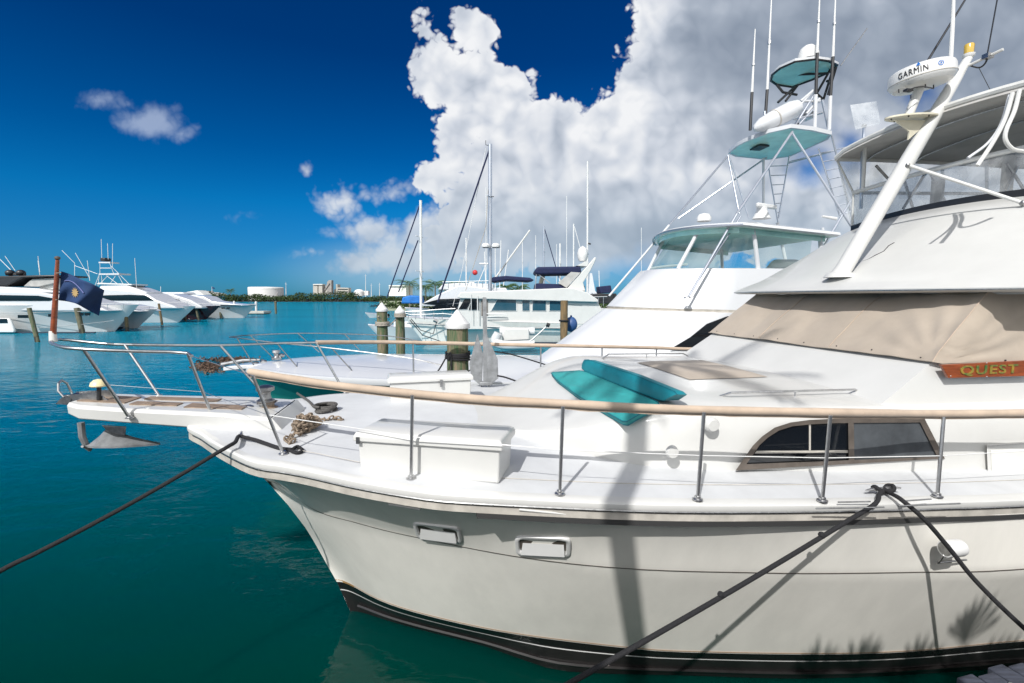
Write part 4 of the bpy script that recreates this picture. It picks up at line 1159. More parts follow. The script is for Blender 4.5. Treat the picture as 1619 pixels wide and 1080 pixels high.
# fluke anchor standing on the foredeck
t = thing('stowed_anchor', 'flat grey galvanised anchor standing upright on the foredeck beside the shorter box', 'anchor', on_deck(765, 612))
va = SVZ(on_deck(765, 612))[1]
AV = lambda x, y, o=0: PV(x, y, va + o)
mk('shank', M().hexa([AV(763, 470, -.02), AV(769, 470, -.02), AV(772, 606, -.02), AV(764, 606, -.02)], [AV(763, 470, .02), AV(769, 470, .02), AV(772, 606, .02), AV(764, 606, .02)]), 'galvanised', t)
for pts_ in ([(755, 528), (764, 560), (762, 612), (745, 597), (742, 575)], [(770, 530), (787, 568), (788, 598), (772, 612), (769, 560)]):
    mk('fluke', M().prism([AV(x, y, .03 if x < 765 else -.03) for x, y in pts_], F(0, .015, 0)), 'galvanised', t, bevel=.003)
mk('crown', M().box(AV(768, 606), F(.11, 0, 0), F(0, .06, 0), (0, 0, .03)), 'galvanised', t, bevel=.01)
# low coaming behind it
# windlass
wl = thing('windlass', 'weathered steel anchor windlass on the raised platform behind the pulpit', 'windlass', PV(421, 650, VC))
q0 = PV(421, 652, VC)
mk('drum', M().lathe(q0, [(.11, 0), (.11, .05), (.07, .06), (.07, .10), (.10, .11), (.10, .15), (.065, .17), (.055, .22), (.06, .25), (.10, .27), (.10, .31), (.05, .33), (0, .335)], n=22), 'dull_steel', wl)
mk('gypsy', M().lathe(q0 + np.array([.02, 0, .06]), [(.115, 0), (.075, .02), (.075, .05), (.115, .07)], n=18), 'wet_wood', wl)
mk('motor_housing', M().lathe(q0 + F(-.26, -.06, .05), [(0, 0), (.06, .01), (.065, .1), (.05, .14), (0, .16)], axis=F(1, 0, 0), n=16), 'steel', wl)
mk('base_plate', M().box(q0 + np.array([-.05, 0, .005]), F(.28, 0, 0), F(0, .17, 0), (0, 0, .012)), 'dull_steel', wl, bevel=.006)
# anchor under the pulpit
an_ = thing('anchor', 'grey plough anchor hanging beneath the tip of the bow pulpit', 'anchor', PV(190, 690, VC))
AN = lambda x, y, o=0: PV(x, y, VC + o)
mk('shank', M().tube([AN(128, 668, -.05), AN(130, 690, -.05), AN(137, 706, -.03), AN(143, 712, 0)], [.034, .034, .030, .02], 8), 'galvanised', an_)
mk('shank', M().hexa([AN(160, 672, -.04), AN(200, 674, -.04), AN(198, 690, -.04), AN(172, 684, -.04)], [AN(160, 672, .04), AN(200, 674, .04), AN(198, 690, .04), AN(172, 684, .04)]), 'dull_steel', an_, bevel=.01)
# plough: two plates meeting on a ridge, narrowing to a point aft
ridge = [AN(147, 700), AN(168, 678), AN(190, 684), AN(215, 692), AN(253, 700)]
for sd_ in (-1, 1):
    low = [AN(134, 705, sd_ * .10), AN(150, 706, sd_ * .19), AN(178, 706, sd_ * .20), AN(215, 704, sd_ * .14), AN(253, 701, 0)]
    mk('fluke', M().grid([ridge, low, [p - np.array([0, 0, .02]) for p in low], [p - np.array([0, 0, .02]) for p in ridge]], True), 'galvanised' if sd_ < 0 else 'dull_steel', an_, smooth=30)
mk('crossbar', M().tube([AN(130, 706, -.2), AN(134, 706, .2)], .013, 8), 'steel', an_)
# chain: oval links along a path
def chain(path, step, r, wr, name, label, mt='grey_rope', jit=0.0, flat=.5):
    P = cr_curve(path, 12); m = M(); acc = 0; k = 0
    L = [0]
    for a, b in zip(P[:-1], P[1:]): L.append(L[-1] + np.linalg.norm(b - a))
    n = int(L[-1] / step); Pn = np.array(P)
    for i in range(n):
        l = (i + .5) * step; c = np.array([np.interp(l, L, Pn[:, j]) for j in range(3)]); c2 = np.array([np.interp(l + .01, L, Pn[:, j]) for j in range(3)])
        t = nrm(c2 - c + np.random.RandomState(i).randn(3) * jit * .01); s_ = nrm(np.cross(t, [0, 0, 1])) if i % 2 else nrm(np.cross(np.cross(t, [0, 0, 1]), t))
        s_ = nrm(s_ + .3 * nrm(np.cross(t, [0, 0, 1])))
        c = c + np.random.RandomState(i + 99).randn(3) * jit * .012
        ring_ = [c + t * r * 1.5 * cos(a) + s_ * r * .9 * sin(a) for a in np.linspace(0, 2 * pi, 9)]
        m.tube(ring_, wr, 5, caps=False)
    return mk(name, m, mt, None, label, 'chain', smooth=60, kind=None)
ch1 = [PV(305, 641, VC + .12), PV(330, 639, VC + .1), PV(360, 640, VC + .08), PV(395, 645, VC + .03), PV(421, 648, VC - .05)]
chain(ch1, .045, .026, .009, 'anchor_chain', 'short run of rusty grey chain along the top of the pulpit to the windlass', mt='chain_rust')
pile = []
rs = np.random.RandomState(3)
c = on_deck(478, 682)
for i in range(58):
    a = i * 2.1; r = .05 + .19 * rs.rand()
    p = c + F(.6 * r * cos(a) + .03, 1.0 * r * sin(a), 0) + np.array([0, 0, .03 + .20 * rs.rand() * max(.1, 1 - r * 3)])
    pile.append(p)
pile = [on_deck(462, 704) + [0, 0, .02], on_deck(455, 697) + [0, 0, .02]] + pile + [on_deck(500, 668) + [0, 0, .02], on_deck(520, 665) + [0, 0, .02], on_deck(545, 664) + [0, 0, .02]]
ch2 = chain(pile, .042, .026, .0095, 'chain_pile', 'tangled heap of chain and line on the deck behind the raised bow platform', jit=1.0, mt='chain_rust')
# ropes
def rope(name, label, path, r, mt='dark_rope', grp=None, n=10, cat='rope'):
    P = cr_curve(path, n); P2 = []
    return mk(name, M().tube(P, r, 8), mt, None, label, cat, grp, smooth=60)
def sag(a, b, s, n=8):
    return [a * (1 - t) + b * t - np.array([0, 0, s * 4 * t * (1 - t)]) for t in np.linspace(0, 1, n + 1)]
pc = on_deck(378, 694, .02)
endA = PY(0, 903, 3.4); dirA = endA - pc
rope('mooring_line', 'taut dark mooring line from the bow edge down to the left over the water', [on_deck(462, 711, .03), on_deck(440, 708, .02), on_deck(405, 696, .03), on_deck(388, 692, .04), pc + [0, 0, .03], PZ(372, 699, 2.60), PZ(364, 704, 2.60), PZ(354, 710, 2.585)] + sag(PZ(345, 715, 2.56), endA, .03)[0:] + [pc + dirA * 1.35], .019)
rope('line_tail', 'dark tail of the bow line lying on deck next to the raked stanchion', [on_deck(462, 711, .03), on_deck(470, 706, .02), on_deck(478, 712, .02), on_deck(470, 716, .02), on_deck(458, 712, .03)], .016)
# bow cleat
def cleat(c, ax_, name, label, L=.16):
    t = thing(name, label, 'cleat', c)
    ax_ = nrm(ax_); m = M().tube([c - ax_ * L + [0, 0, .052], c - ax_ * L * .6 + [0, 0, .06], c + ax_ * L * .6 + [0, 0, .06], c + ax_ * L + [0, 0, .052]], [.008, .014, .014, .008], 8)
    mk('horn', m, 'steel', t)
    for q in (-1, 1): mk('foot', M().tube([c + ax_ * q * .04, c + ax_ * q * .045 + [0, 0, .055]], .014, 8), 'steel', t)
    return t
cleat(on_deck(382, 694), F(.3, -1, 0), 'fairlead', 'small steel chock at the bow edge holding the dark mooring line', .07)
# midship cleat and its two lines
cl = on_deck(1396, 783)
cleat(cl, F(1, 0, 0), 'cleat', 'steel cleat on the side deck wrapped with dark mooring lines', .17)
cu = cl + np.array([0, -.0, .05])
endB = PY(905, 1078, 2.75); dB = endB - cu
wr = []
for k in range(22):
    a = k * 1.25; wr.append(cu + F(.085 * cos(a * .5) , .035 * sin(a), 0) + np.array([0, 0, .02 * cos(a) + .006 * (k % 3)]))
rope('line_wraps', 'dark rope turns wrapped round the side deck cleat', wr, .016, n=4)
edge_pt = PZ(1383, 797, 2.33)
rope('mooring_line', 'dark mooring line crossing the hull from the side cleat down to the lower left', [cu, cu * .5 + edge_pt * .5 + [0, 0, .02]] + sag(edge_pt, endB, .02) + [edge_pt + (endB - edge_pt) * 1.12], .0175)
mk('knot', M().ball(edge_pt * .78 + endB * .22, .028, 8), 'dark_rope', None, 'small knot in the crossing mooring line near the side cleat', 'knot')
mk('knot', M().ball(edge_pt * .42 + endB * .58, .024, 8), 'dark_rope', None, 'small knot halfway down the crossing mooring line', 'knot')
e0 = PZ(1425, 790, 2.36); endC = PY(1619, 993, 3.05)
rope('mooring_line', 'dark mooring line curving from the side cleat down to the right', [cu + F(.0, 0, .01), on_deck(1408, 780, .05), e0] + [PY(1462, 822, 3.72), PY(1500, 866, 3.70), PY(1545, 921, 3.64), PY(1619, 993, 3.5), PY(1690, 1050, 3.35)], .0175)
# thin rods lying along the covering board
for a, b in (((1290, 804), (1398, 802)), ((1325, 794), (1376, 793)), ((1420, 800), (1518, 796)), ((1432, 792), (1472, 789))):
    pa, pb = PZ(*a, 2.36), PZ(*b, 2.35)
    mk('track', M().tube([pa, pb], .006, 6), 'dull_steel', Y1)
# coiled line on the far foredeck
cc = on_deck(515, 650); coil = []
for k in range(60):
    a = k * .5; r = .10 + .02 * sin(k * .9); coil.append(cc + F(r * 1.1 * cos(a), r * 1.5 * sin(a), .015 + .0012 * k))
rope('coiled_line', 'dark line in a loose coil on the far side of the foredeck', [on_deck(470, 622, .03), on_deck(488, 634, .03), on_deck(500, 645, .02)] + coil, .017, n=3, mt='grey_rope')
# flag and its staff
sb = PV(84, 536, VC + .02); st = PV(91, 411, VC + .02)
fg = thing('flag', 'dark blue flag with a golden sun on a varnished wooden staff at the bow tip', 'flag', sb)
mk('flagstaff', M().tube([sb + [0, 0, .02], sb * .6 + st * .4, st], [.030, .027, .018], 12), 'varnished_wood', fg)
mk('finial', M().ball(st + [0, 0, .02], .028, 10, (1, 1, .8)), 'bronze_frame', fg)
mk('socket', M().lathe(sb - [0, 0, .03], [(.038, 0), (.034, .08), (.032, .12)], n=14), 'old_white', fg)
fl_t = [(97, 429), (112, 434), (128, 442), (146, 449), (165, 459)]
fl_b = [(93, 475), (108, 477), (122, 481), (138, 490), (156, 499)]
Tt = cr_curve([np.array([*p, 0.]) for p in fl_t], 8); Bb = cr_curve([np.array([*p, 0.]) for p in fl_b], 8)
rows = []; nU = len(Tt)
def flagpt(u_, w_):
    i = u_ * (nU - 1); i0 = min(int(i), nU - 2); f = i - i0
    a = Tt[i0] * (1 - f) + Tt[i0 + 1] * f; b = Bb[i0] * (1 - f) + Bb[i0 + 1] * f
    x, y, _ = a * (1 - w_) + b * w_
    v = VC + .02 + .10 * sin(u_ * 7 + w_ * 1.4) * (.25 + u_) + .025 * sin(w_ * 6 + u_ * 11)
    return PV(x, y, v)
for w_ in np.linspace(0, 1, 17): rows.append([flagpt(u_, w_) for u_ in np.linspace(0, 1, 31)])
CL = mk('cloth', M().grid(rows), 'flag_blue', fg)
sm = CL.modifiers.new('thickness', 'SOLIDIFY'); sm.thickness = .004
n_f = F(0, -1, 0)
sun_ = []
for k in range(22):
    a = 2 * pi * k / 22; r = 1 if k % 2 == 0 else .55; sun_.append((.42 + .10 * r * cos(a) , .58 + .21 * r * sin(a)))
c0_ = flagpt(.42, .56) + n_f * .012; m = M(); ptsS = [flagpt(*p) + n_f * .012 for p in sun_]
for k in range(22): m.add([c0_, ptsS[k], ptsS[(k + 1) % 22]], [(0, 1, 2)])
mk('sun_emblem', m, 'flag_gold', CL)
arc = [flagpt(.12 + .5 * t, .30 + .16 * t * t - .10 * sin(pi * t)) + n_f * .010 for t in np.linspace(0, 1, 20)]
mk('scroll', M().tube(arc, .006, 5), 'flag_line', CL)
for h in (.04, .96): mk('lashing', M().tube([flagpt(0, h), PV(88, 432 if h < .5 else 474, VC)], .006, 5), 'pale_rope', fg)

# ---- dock, at the lower right corner of the view
dk = thing('wooden_dock', 'weathered blue grey timber dock edge at the lower right beside the near yacht', 'dock', (4, 1, 1.5))
e_a, e_b = PZ(1490, 1080, 1.6), PZ(1619, 1046, 1.6)
dd = nrm(e_b - e_a); dn = np.array([dd[1], -dd[0], 0]); o_ = e_a - dd * 9
w_p = .145; i = 0
for i in range(int(20 / w_p)):
    a = o_ + dd * (i * w_p)
    near = i * w_p
    if abs(near - 9.6) < 3.2:
        mk('plank', M().box(a + dd * w_p * .47 + dn * (1.35 + .012 * ((i * 37) % 5 - 2)) + np.array([0, 0, -.02]), dd * w_p * .455, dn * 1.35, (0, 0, .02)), 'dock_wood', dk, bevel=.006)
mk('planking', M().box(o_ + dd * 3.15 + dn * 1.35 + [0, 0, -.02], dd * 3.15, dn * 1.33, (0, 0, .019)), 'dock_wood', dk)
mk('planking', M().box(o_ + dd * 16.7 + dn * 1.35 + [0, 0, -.02], dd * 3.8, dn * 1.33, (0, 0, .019)), 'dock_wood', dk)
mk('fascia', M().box(o_ + dd * 10 + dn * .05 + [0, 0, -.17], dd * 10, dn * .04, (0, 0, .125)), 'dock_wood', dk)
for k in range(6):
    c = o_ + dd * (1 + 3.6 * k) + dn * .3; mk('dock_post', M().tube([(c[0], c[1], -2), (c[0], c[1], 1.54)], .15, 12), 'pile_brown', dk)
for q in (0.35, -0.55, 1.25):
    mk('bolt', M().ball(e_b + dd * q * .6 + dn * .12 + [0, 0, .003], .016, 8), 'steel', dk)
g0 = o_ + dn * 2.75
land = M(); land.box(o_ + dd * 10 + dn * 22.7 + [0, 0, -.4], dd * 40, dn * 20, (0, 0, 1.95)); mk('shore_ground', land, 'concrete', kind='structure')

# ---- palms behind the photographer (their shadows fall on the yacht)
def frond(m, base, az, el0, length, droop, nl=26, wid=.42, rach=True):
    pts = []; p = np.array(base, float); e = el0
    for k in range(13):
        pts.append(p.copy()); e -= droop / 12
        p = p + np.array([cos(az) * cos(e), sin(az) * cos(e), sin(e)]) * length / 12
    if rach: m.tube(pts, [.022 * (1 - k / 14) + .004 for k in range(13)], 5)
    sd_ = np.array([-sin(az), cos(az), 0])
    for k in range(nl):
        t = .12 + .88 * k / nl; i = min(int(t * 12), 11); f = t * 12 - i; q = pts[i] * (1 - f) + pts[i + 1] * f; tg = nrm(pts[i + 1] - pts[i])
        L = wid * (1 - abs(t - .45) * 1.1)
        for sg in (-1, 1):
            d = nrm(sd_ * sg + tg * .75 + np.array([0, 0, -.45])) * L; w = tg * .022
            m.add([q - w, q + w, q + d * .6 + w * .8 - [0, 0, .02], q + d - [0, 0, .1 * L]], [(0, 1, 2, 3)])
def palm(base, h, r, nf, fl, label, grp=None, lean=(0, 0), seed=1, detail=26, wid=.42, rt=.13):
    rs = np.random.RandomState(seed); t = thing('palm_tree', label, 'palm tree', base, grp)
    top = np.array(base) + np.array([lean[0], lean[1], h]); pts = [np.array(base) * (1 - q) + top * q + np.array([lean[0], lean[1], 0]) * (q * q - q) * .5 for q in np.linspace(0, 1, 12)]
    mk('trunk', M().tube(pts, [rt * (1.25 if k == 0 else 1.0 - .02 * k) for k in range(12)], 10), 'palm_trunk', t)
    m = M()
    for k in range(nf): frond(m, top, 2 * pi * k / nf + rs.rand() * .4, radians(65) - radians(75) * ((k * 7 % nf) / nf), fl * (.85 + .3 * rs.rand()), radians(70 + 30 * rs.rand()), detail, wid)
    mk('crown', m, 'palm_leaf', t, smooth=0)
    return t
hx, hy = sin(SUN_AZ), cos(SUN_AZ)
sh0 = PZ(985, 775, 2.42)
D_ = 6.0
PB = (sh0[0] - hx * D_, sh0[1] - hy * D_, 1.55)
palm(PB, 9.6, .12, 13, 2.0, 'tall slender palm on the shore behind the dock', seed=3, rt=.118)
def fan_palm(base, h, seed, label):
    rs = np.random.RandomState(seed); t = thing('fan_palm', label, 'palm shrub', base, 'low fan palms by the dock')
    m = M(); ms = M()
    ms.tube([base, np.array(base) + [0, 0, h - .25]], .05, 6)
    c0 = np.array(base) + np.array([0, 0, h - .3])
    for k in range(3):
        tip = c0 + np.array([.40 * (k / 2 - .5) * 2, rs.randn() * .15, .12 + .1 * rs.rand()])
        ms.tube([c0, tip], .01, 5)
        d = nrm(np.array([0.4 * (k / 2 - .5), 0, 1.0])); a = np.array([1.0, .15, 0])
        for j in range(8):
            th = radians(-52 + 104 * j / 7); dr = nrm(d * cos(th) + a * sin(th) + rs.randn(3) * .04); q = tip + dr * (.46 - .10 * abs(th)); wv_ = np.array([cos(th), 0, -sin(th)]) * .034
            m.add([tip, tip + dr * .3 + wv_, q, tip + dr * .3 - wv_], [(0, 1, 2, 3)])
    mk('stems', ms, 'palm_trunk', t); mk('leaves', m, 'palm_leaf', t, smooth=0)
for (px, py, dd_, h, sd) in ((1375, 1000, 5.4, 2.1, 5), (1540, 985, 5.4, 2.15, 8), (1618, 975, 5.4, 2.3, 11)):
    sp = on_hull(px, py); b = (sp[0] - hx * dd_, sp[1] - hy * dd_, 1.55)
    tipz = sp[2] + dd_ * math.tan(SUN_EL)
    fan_palm(b, tipz - 1.55 - .40, sd, 'low spiky fan palm on the shore beside the dock')
# ================================================================== the sport fishing boat in the next berth
V2 = 13.0
def fr2(t, sc, k, w, z, cr_=0.0): return F(sc + k * abs(t) ** 2.2, V2 + t * w, z + cr_ * (1 - t * t))
G2 = Cv([(-4.85, 0, 2.24), (-4.4, .50, 2.25), (-3.8, 1.08, 2.25), (-2.8, 1.75, 2.22), (-1.2, 2.25, 2.18), (1, 2.5, 2.1), (5, 2.6, 1.95), (10, 2.5, 1.6), (13.1, 2.4, 1.5)])
K2 = Cv([(-4.3, 0, 1.5), (-3, .75, 1.45), (-1, 1.6, 1.35), (1, 2.1, 1.2), (5, 2.45, 1.1), (13.1, 2.35, .9)])
W2 = Cv([(-3.4, 0, .25), (-2, .55, .25), (0, 1.2, .25), (3, 1.9, .22), (6, 2.2, .2), (13.1, 2.25, .2)])
X2 = Cv([(-3.0, 0, -.8), (0, .6, -.8), (5, 1.1, -.8), (13.1, 1.3, -.8)])
H2 = Hull(V2, [(-.8, -3.0), (.25, -3.4), (1.5, -4.3), (2.24, -4.85)], 13, [G2, K2, W2, X2])
Y2 = thing('sport_fishing_boat', 'white sport fishing boat with a tall tuna tower and green hull', 'fishing boat', F(4, V2, 0))
m, mb = M(), M()
for sg in (-1, 1): m.grid(H2.rows(0, 1, sg)); m.grid(H2.rows(1, 2, sg)); mb.grid(H2.rows(2, 3, sg, sub=3))
transom(m, H2, (0, 1, 2))
mk('hull', m, 'seafoam_hull', Y2); mk('bottom', mb, 'bottom_paint', Y2)
lp = M()
for sg in (-1, 1):
    a = sweep([(0.0, -.10), (0.03, -.02), (0.02, 0.045), (-0.10, 0.06), (-0.10, -0.1)], sg, -4.82, 13, hull=H2); lp.add(a.v, a.f)
mk('gunwale', lp, 'fresh_white', Y2)
rows = []
for k in range(61):
    s = -4.82 + 17.82 * (k / 60) ** 1.5; b_ = max(G2.b(s) - .06, .02)
    rows.append([F(s, V2 + t * b_, G2.z(s) + .055 + .20 * (1 - t * t) * min(1, b_ / 2)) for t in np.linspace(-1, 1, 17)])
mk('deck', M().grid(rows), 'fresh_white', Y2)
# pulpit
rows = []
for s, w, z in ((-5.22, .14, 2.27), (-5.1, .21, 2.29), (-4.7, .28, 2.33), (-4.1, .34, 2.36)):
    rows.append([F(s, V2 - w, z - .10), F(s, V2 - w, z), F(s, V2 + w, z), F(s, V2 + w, z - .10)])
mk('pulpit', M().grid(rows, True).poly(rows[0]), 'fresh_white', Y2, bevel=.02)
q0 = PV(437, 566, V2); wl2 = M().lathe(q0, [(.12, -.04), (.12, .02), (.06, .04), (.06, .12), (.1, .14), (.09, .2), (0, .21)], n=14)
mk('windlass', wl2, 'steel', Y2)
mk('anchor', M().tube([F(-5.3, V2, 2.32), F(-4.8, V2, 2.42), F(-4.4, V2, 2.42)], [.05, .035, .03], 8), 'galvanised', Y2)
mk('anchor_flukes', M().poly([F(-5.42, V2 - .18, 2.22), F(-5.1, V2 - .05, 2.36), F(-4.9, V2, 2.37), F(-5.1, V2 + .05, 2.36), F(-5.42, V2 + .18, 2.22)]), 'galvanised', Y2)
for sp_ in ((417, 572), (445, 562), (405, 575)):
    mk('deck_fitting', M().ball(PV(*sp_, V2 + .05), .07, 10, (1.3, 1, .8)), 'steel', Y2)
# rails
nr2 = [PV(363, 533, V2), PV(390, 536, V2 - .55), PV(436, 542, V2 - 1.0), PV(510, 549, V2 - 1.55), PV(640, 565, V2 - 2.0), PV(700, 578, V2 - 2.15)]
fr_2 = [PV(363, 533, V2), PV(395, 530, V2 + .7), PV(470, 527, V2 + 1.3), PV(545, 528, V2 + 1.8), PV(620, 532, V2 + 2.1), PV(690, 545, V2 + 2.3)]
for r_ in (nr2, fr_2): mk('bow_rail', M().tube(cr_curve(r_, 6), .014, 8), 'dull_steel', Y2)
def dz2(s, v): return G2.z(s) + .06 + .20 * max(0, 1 - ((v - V2) / max(G2.b(s) - .06, .3)) ** 2)
for (a, foot, vv) in (((375, 535), (401, 577), V2 - .3), ((438, 543), (478, 590), V2 - 1.0), ((525, 551), (567, 598), V2 - 1.6), ((396, 530.5), (432, 566), V2 + .7), ((471, 527.5), (505, 557), V2 + 1.3), ((545, 528.5), (568, 553), V2 + 1.8)):
    mk('stanchion', M().tube([PV(*a, vv), PV(*foot, vv)], .014, 8), 'dull_steel', Y2)
# deckhouse: raked front in two steps, below a sill
N_ = 21; T_ = np.linspace(-1, 1, N_)
def ring2(sc, k, w, z, cr_=0, aft=13):
    return [F(aft, V2 - w, z)] + [fr2(t, sc, k, w, z, cr_) for t in T_] + [F(aft, V2 + w, z)]
R0 = ring2(2.7, 2.2, 2.14, 2.22); R1 = ring2(4.75, 2.4, 2.20, 3.62, .06); R1b = ring2(4.86, 2.4, 2.17, 3.64, .06); R1c = ring2(4.84, 2.4, 2.17, 3.69, .06); R2 = ring2(5.85, 1.5, 2.1, 4.70, .05); R3 = ring2(5.98, 1.5, 2.0, 4.72, .05)
mk('deckhouse', M().grid([R0, R1]), 'fresh_white', Y2, smooth=50)
mk('house_crease', M().grid([R1, R1b, R1c]), 'rub_beige', Y2, smooth=50)
cl2 = M().grid([R1c, R2, R3]); cl2.poly(R3)
mk('flybridge_cowl', cl2, 'fresh_white', Y2, smooth=50)
wpts = [(1060, 552), (1092, 533), (1118, 512), (1150, 500), (1230, 500), (1230, 556)]
mk('side_window', M().prism([PV(x, y, 10.79) for x, y in wpts], F(0, .02, 0)), 'dark_glass', Y2, smooth=0)
# hard top
def ht(sc, k, w, z, z2, cr_=.08):
    return [F(9.9, V2 - w, z2)] + [fr2(t, sc, k, w, z + (z2 - z) * .15 * abs(t), cr_) for t in T_] + [F(9.9, V2 + w, z2)]
A_r, B_r, C_r, D_r = ht(6.55, .8, 2.20, 5.72, 5.50), ht(6.45, .8, 2.30, 5.75, 5.53), ht(6.48, .8, 2.28, 5.81, 5.59), ht(6.8, .8, 2.1, 5.86, 5.64)
tp2 = M().grid([A_r, B_r, C_r, D_r]); tp2.poly(D_r)
HTP = mk('hard_top', tp2, 'fresh_white', Y2, smooth=40)
def fan_(ring, off):
    m = M(); n = len(ring); rows = [[p * (1 - q) + ring[n - 1 - i] * q + [0, 0, off] for q in np.linspace(0, .5, 4)] for i, p in enumerate(ring)]
    return m.grid(rows)
mk('underside', M().poly([p + np.array([0, 0, .0]) for p in A_r]), 'pale_seafoam', HTP, smooth=0)
mk('edge_trim', M().tube([p - F(.0, 0, -.005) for p in B_r[1:-1]], .028, 6), 'aluminium', HTP)
VL0 = [p * 1.0 for p in A_r]; VLc = sum(VL0) / len(VL0); VL1 = [VLc + (p - VLc) * .93 for p in VL0]
mk('valance', M().grid([VL1, [p - np.array([0, 0, .13]) for p in VL1]]), 'seafoam', HTP, smooth=0)
glr = ring2(6.15, 1.4, 1.90, 4.74, .04, aft=9.4); glt = ring2(6.85, .85, 1.98, 5.68, .05, aft=9.4)
mk('windscreen', M().grid([glr, glt]), 'green_acrylic', Y2, smooth=60)
def T2(a, b, va, vb=None, r=.03, mt='aluminium', nm='tower_leg'):
    return mk(nm, M().tube([PV(*a, va), PV(*b, vb if vb is not None else va)], r, 8), mt, Y2)
for a, b, v in (((1106, 362), (1072, 425), 12.0), ((1190, 352), (1199, 426), 11.0), ((1296, 365), (1298, 402), 11), ((1050, 378), (1024, 430), 14.4), ((1229, 352), (1242, 412), 14.5), ((1140, 372), (1142, 424), 14.8), ((1300, 360), (1310, 420), 14.8)):
    T2(a, b, v, r=.052, mt='fresh_white', nm='strut')
for k in range(6):
    c = PV(1171 + k * 17, 364 + 1.2 * k, 12.2 + .1 * k); mk('ceiling_light', M().ball(c, .05, 8), 'dark_plastic', HTP)
mk('helm_pod', M().hexa([PV(1207, 429, 12.0), PV(1280, 429, 12.0), PV(1280, 429, 13.2), PV(1207, 429, 13.2)], [PV(1222, 410, 12.1), PV(1264, 410, 12.1), PV(1264, 410, 13.1), PV(1222, 410, 13.1)]), 'fresh_white', Y2, bevel=.12, seg=4)
mk('search_rail', M().tube([PV(1030, 424, 13.8), PV(1052, 421, 13.2), PV(1086, 418, 12.4)], .035, 8), 'fresh_white', Y2)
# tower
VN, VF = 11.1, 14.9
T2((1253, 208), (1165, 338), 11.9, VN); T2((1165, 338), (1087, 472), VN, VN - .05); T2((1171, 342), (1096, 456), VN + .1, VN + .02, r=.022); mk('leg_foot', M().lathe(PV(1087, 472, VN - .05), [(.10, 0), (.09, .03), (.03, .05)], n=14), 'steel', Y2)
T2((1151, 246), (1058, 356), 13.6, VF); T2((1058, 356), (963, 468), VF, VF, r=.035, mt='fresh_white'); T2((1212, 249), (1072, 346), 14.2, VF, r=.026)
T2((1252, 210), (1350, 364), 11.9, VN); T2((1315, 214), (1352, 364), 12.2, 12.6, r=.024); T2((1294, 235), (1329, 346), 12.4, 12.8, r=.02)
T2((1151, 246), (1169, 338), 13.6, 12.6, r=.026); T2((1154, 250), (1184, 345), 13.8, 13.6, r=.02); T2((1207, 250), (1207, 330), 13.9, 13.9, r=.04, mt='fresh_white', nm='antenna_pole')
T2((1215, 262), (1230, 352), 13.9, 13.9, r=.022); T2((1248, 246), (1231, 345), 13.9, 13.9, r=.022)
T2((1358, 296), (1288, 414), 11.4, 11.0, r=.026); T2((1357, 228), (1247, 256), 12.4, 13.9, r=.016)
T2((1247, 258), (1315, 240), 13.9, 12.6, r=.016)
for k in range(6):
    t = (k + .6) / 6.4; a = (1215 + 15 * t, 262 + 90 * t); b = (1248 - 17 * t, 246 + 99 * t)
    if abs(a[0] - b[0]) > 3: T2((a[0], (a[1] + b[1]) / 2), (b[0], (a[1] + b[1]) / 2 - 1), 13.9, 13.9, r=.014, nm='rung')
for k in range(8):
    t = (k + .5) / 8; a = (1294 + 35 * t, 235 + 111 * t); b = (1315 + 37 * t, 214 + 150 * t)
    y_ = a[1]; tb_ = (y_ - 4 - 214) / 150
    if 0 <= tb_ <= 1: T2((a[0], y_), (1315 + 37 * tb_, y_ - 4), 12.6, 12.5, r=.013, nm='rung')
zp = 8.42
PLt = [PZ(x, y, zp) for x, y in ((1151, 243), (1163, 232), (1178, 224), (1215, 210), (1251, 202), (1285, 206), (1315, 213), (1309, 221), (1249, 248), (1213, 253), (1163, 248))]
cpl = sum(PLt) / len(PLt)
pf = M(); r1 = [cpl + (p - cpl) * .94 for p in PLt]; up_ = np.array([0, 0, 1.])
pf.grid([r1, PLt, [p + up_ * .10 for p in PLt], [cpl + (p - cpl) * .9 + up_ * .12 for p in PLt]], True); pf.poly([cpl + (p - cpl) * .9 + up_ * .12 for p in PLt])
PF = mk('tower_platform', pf, 'fresh_white', Y2)
mk('underside', M().poly([cpl + (p - cpl) * .95 - up_ * -.004 for p in PLt]), 'seafoam', PF, smooth=0)
hc = PZ(1201, 232, zp - .01); mk('floor_hatch', M().box(hc - up_ * .03, F(.16, 0, 0), F(0, .22, 0), (0, 0, .02)), 'dark_plastic', PF)
zh = 10.6
HAt = [PZ(x, y, zh) for x, y in ((1217, 128), (1219, 118), (1232, 107), (1257, 96), (1290, 92), (1312, 95), (1326, 102), (1319, 111), (1285, 126), (1252, 138), (1226, 134))]
ch_ = sum(HAt) / len(HAt); hf = M(); r1 = [ch_ + (p - ch_) * .93 for p in HAt]
hf.grid([HAt, [p + up_ * .06 for p in HAt], [ch_ + (p - ch_) * .8 + up_ * .12 for p in HAt]], True); hf.poly([ch_ + (p - ch_) * .8 + up_ * .12 for p in HAt])
HA = mk('tower_top', hf, 'fresh_white', Y2)
mk('underside', M().poly([p + up_ * .003 for p in HAt]), 'seafoam', HA, smooth=0)
mk('black_frame', M().tube([p - up_ * .01 for p in [ch_ + (p - ch_) * .96 for p in HAt]] + [ch_ + (HAt[0] - ch_) * .96], .035, 8), 'dark_plastic', HA)
vh = SVZ(ch_)[1]
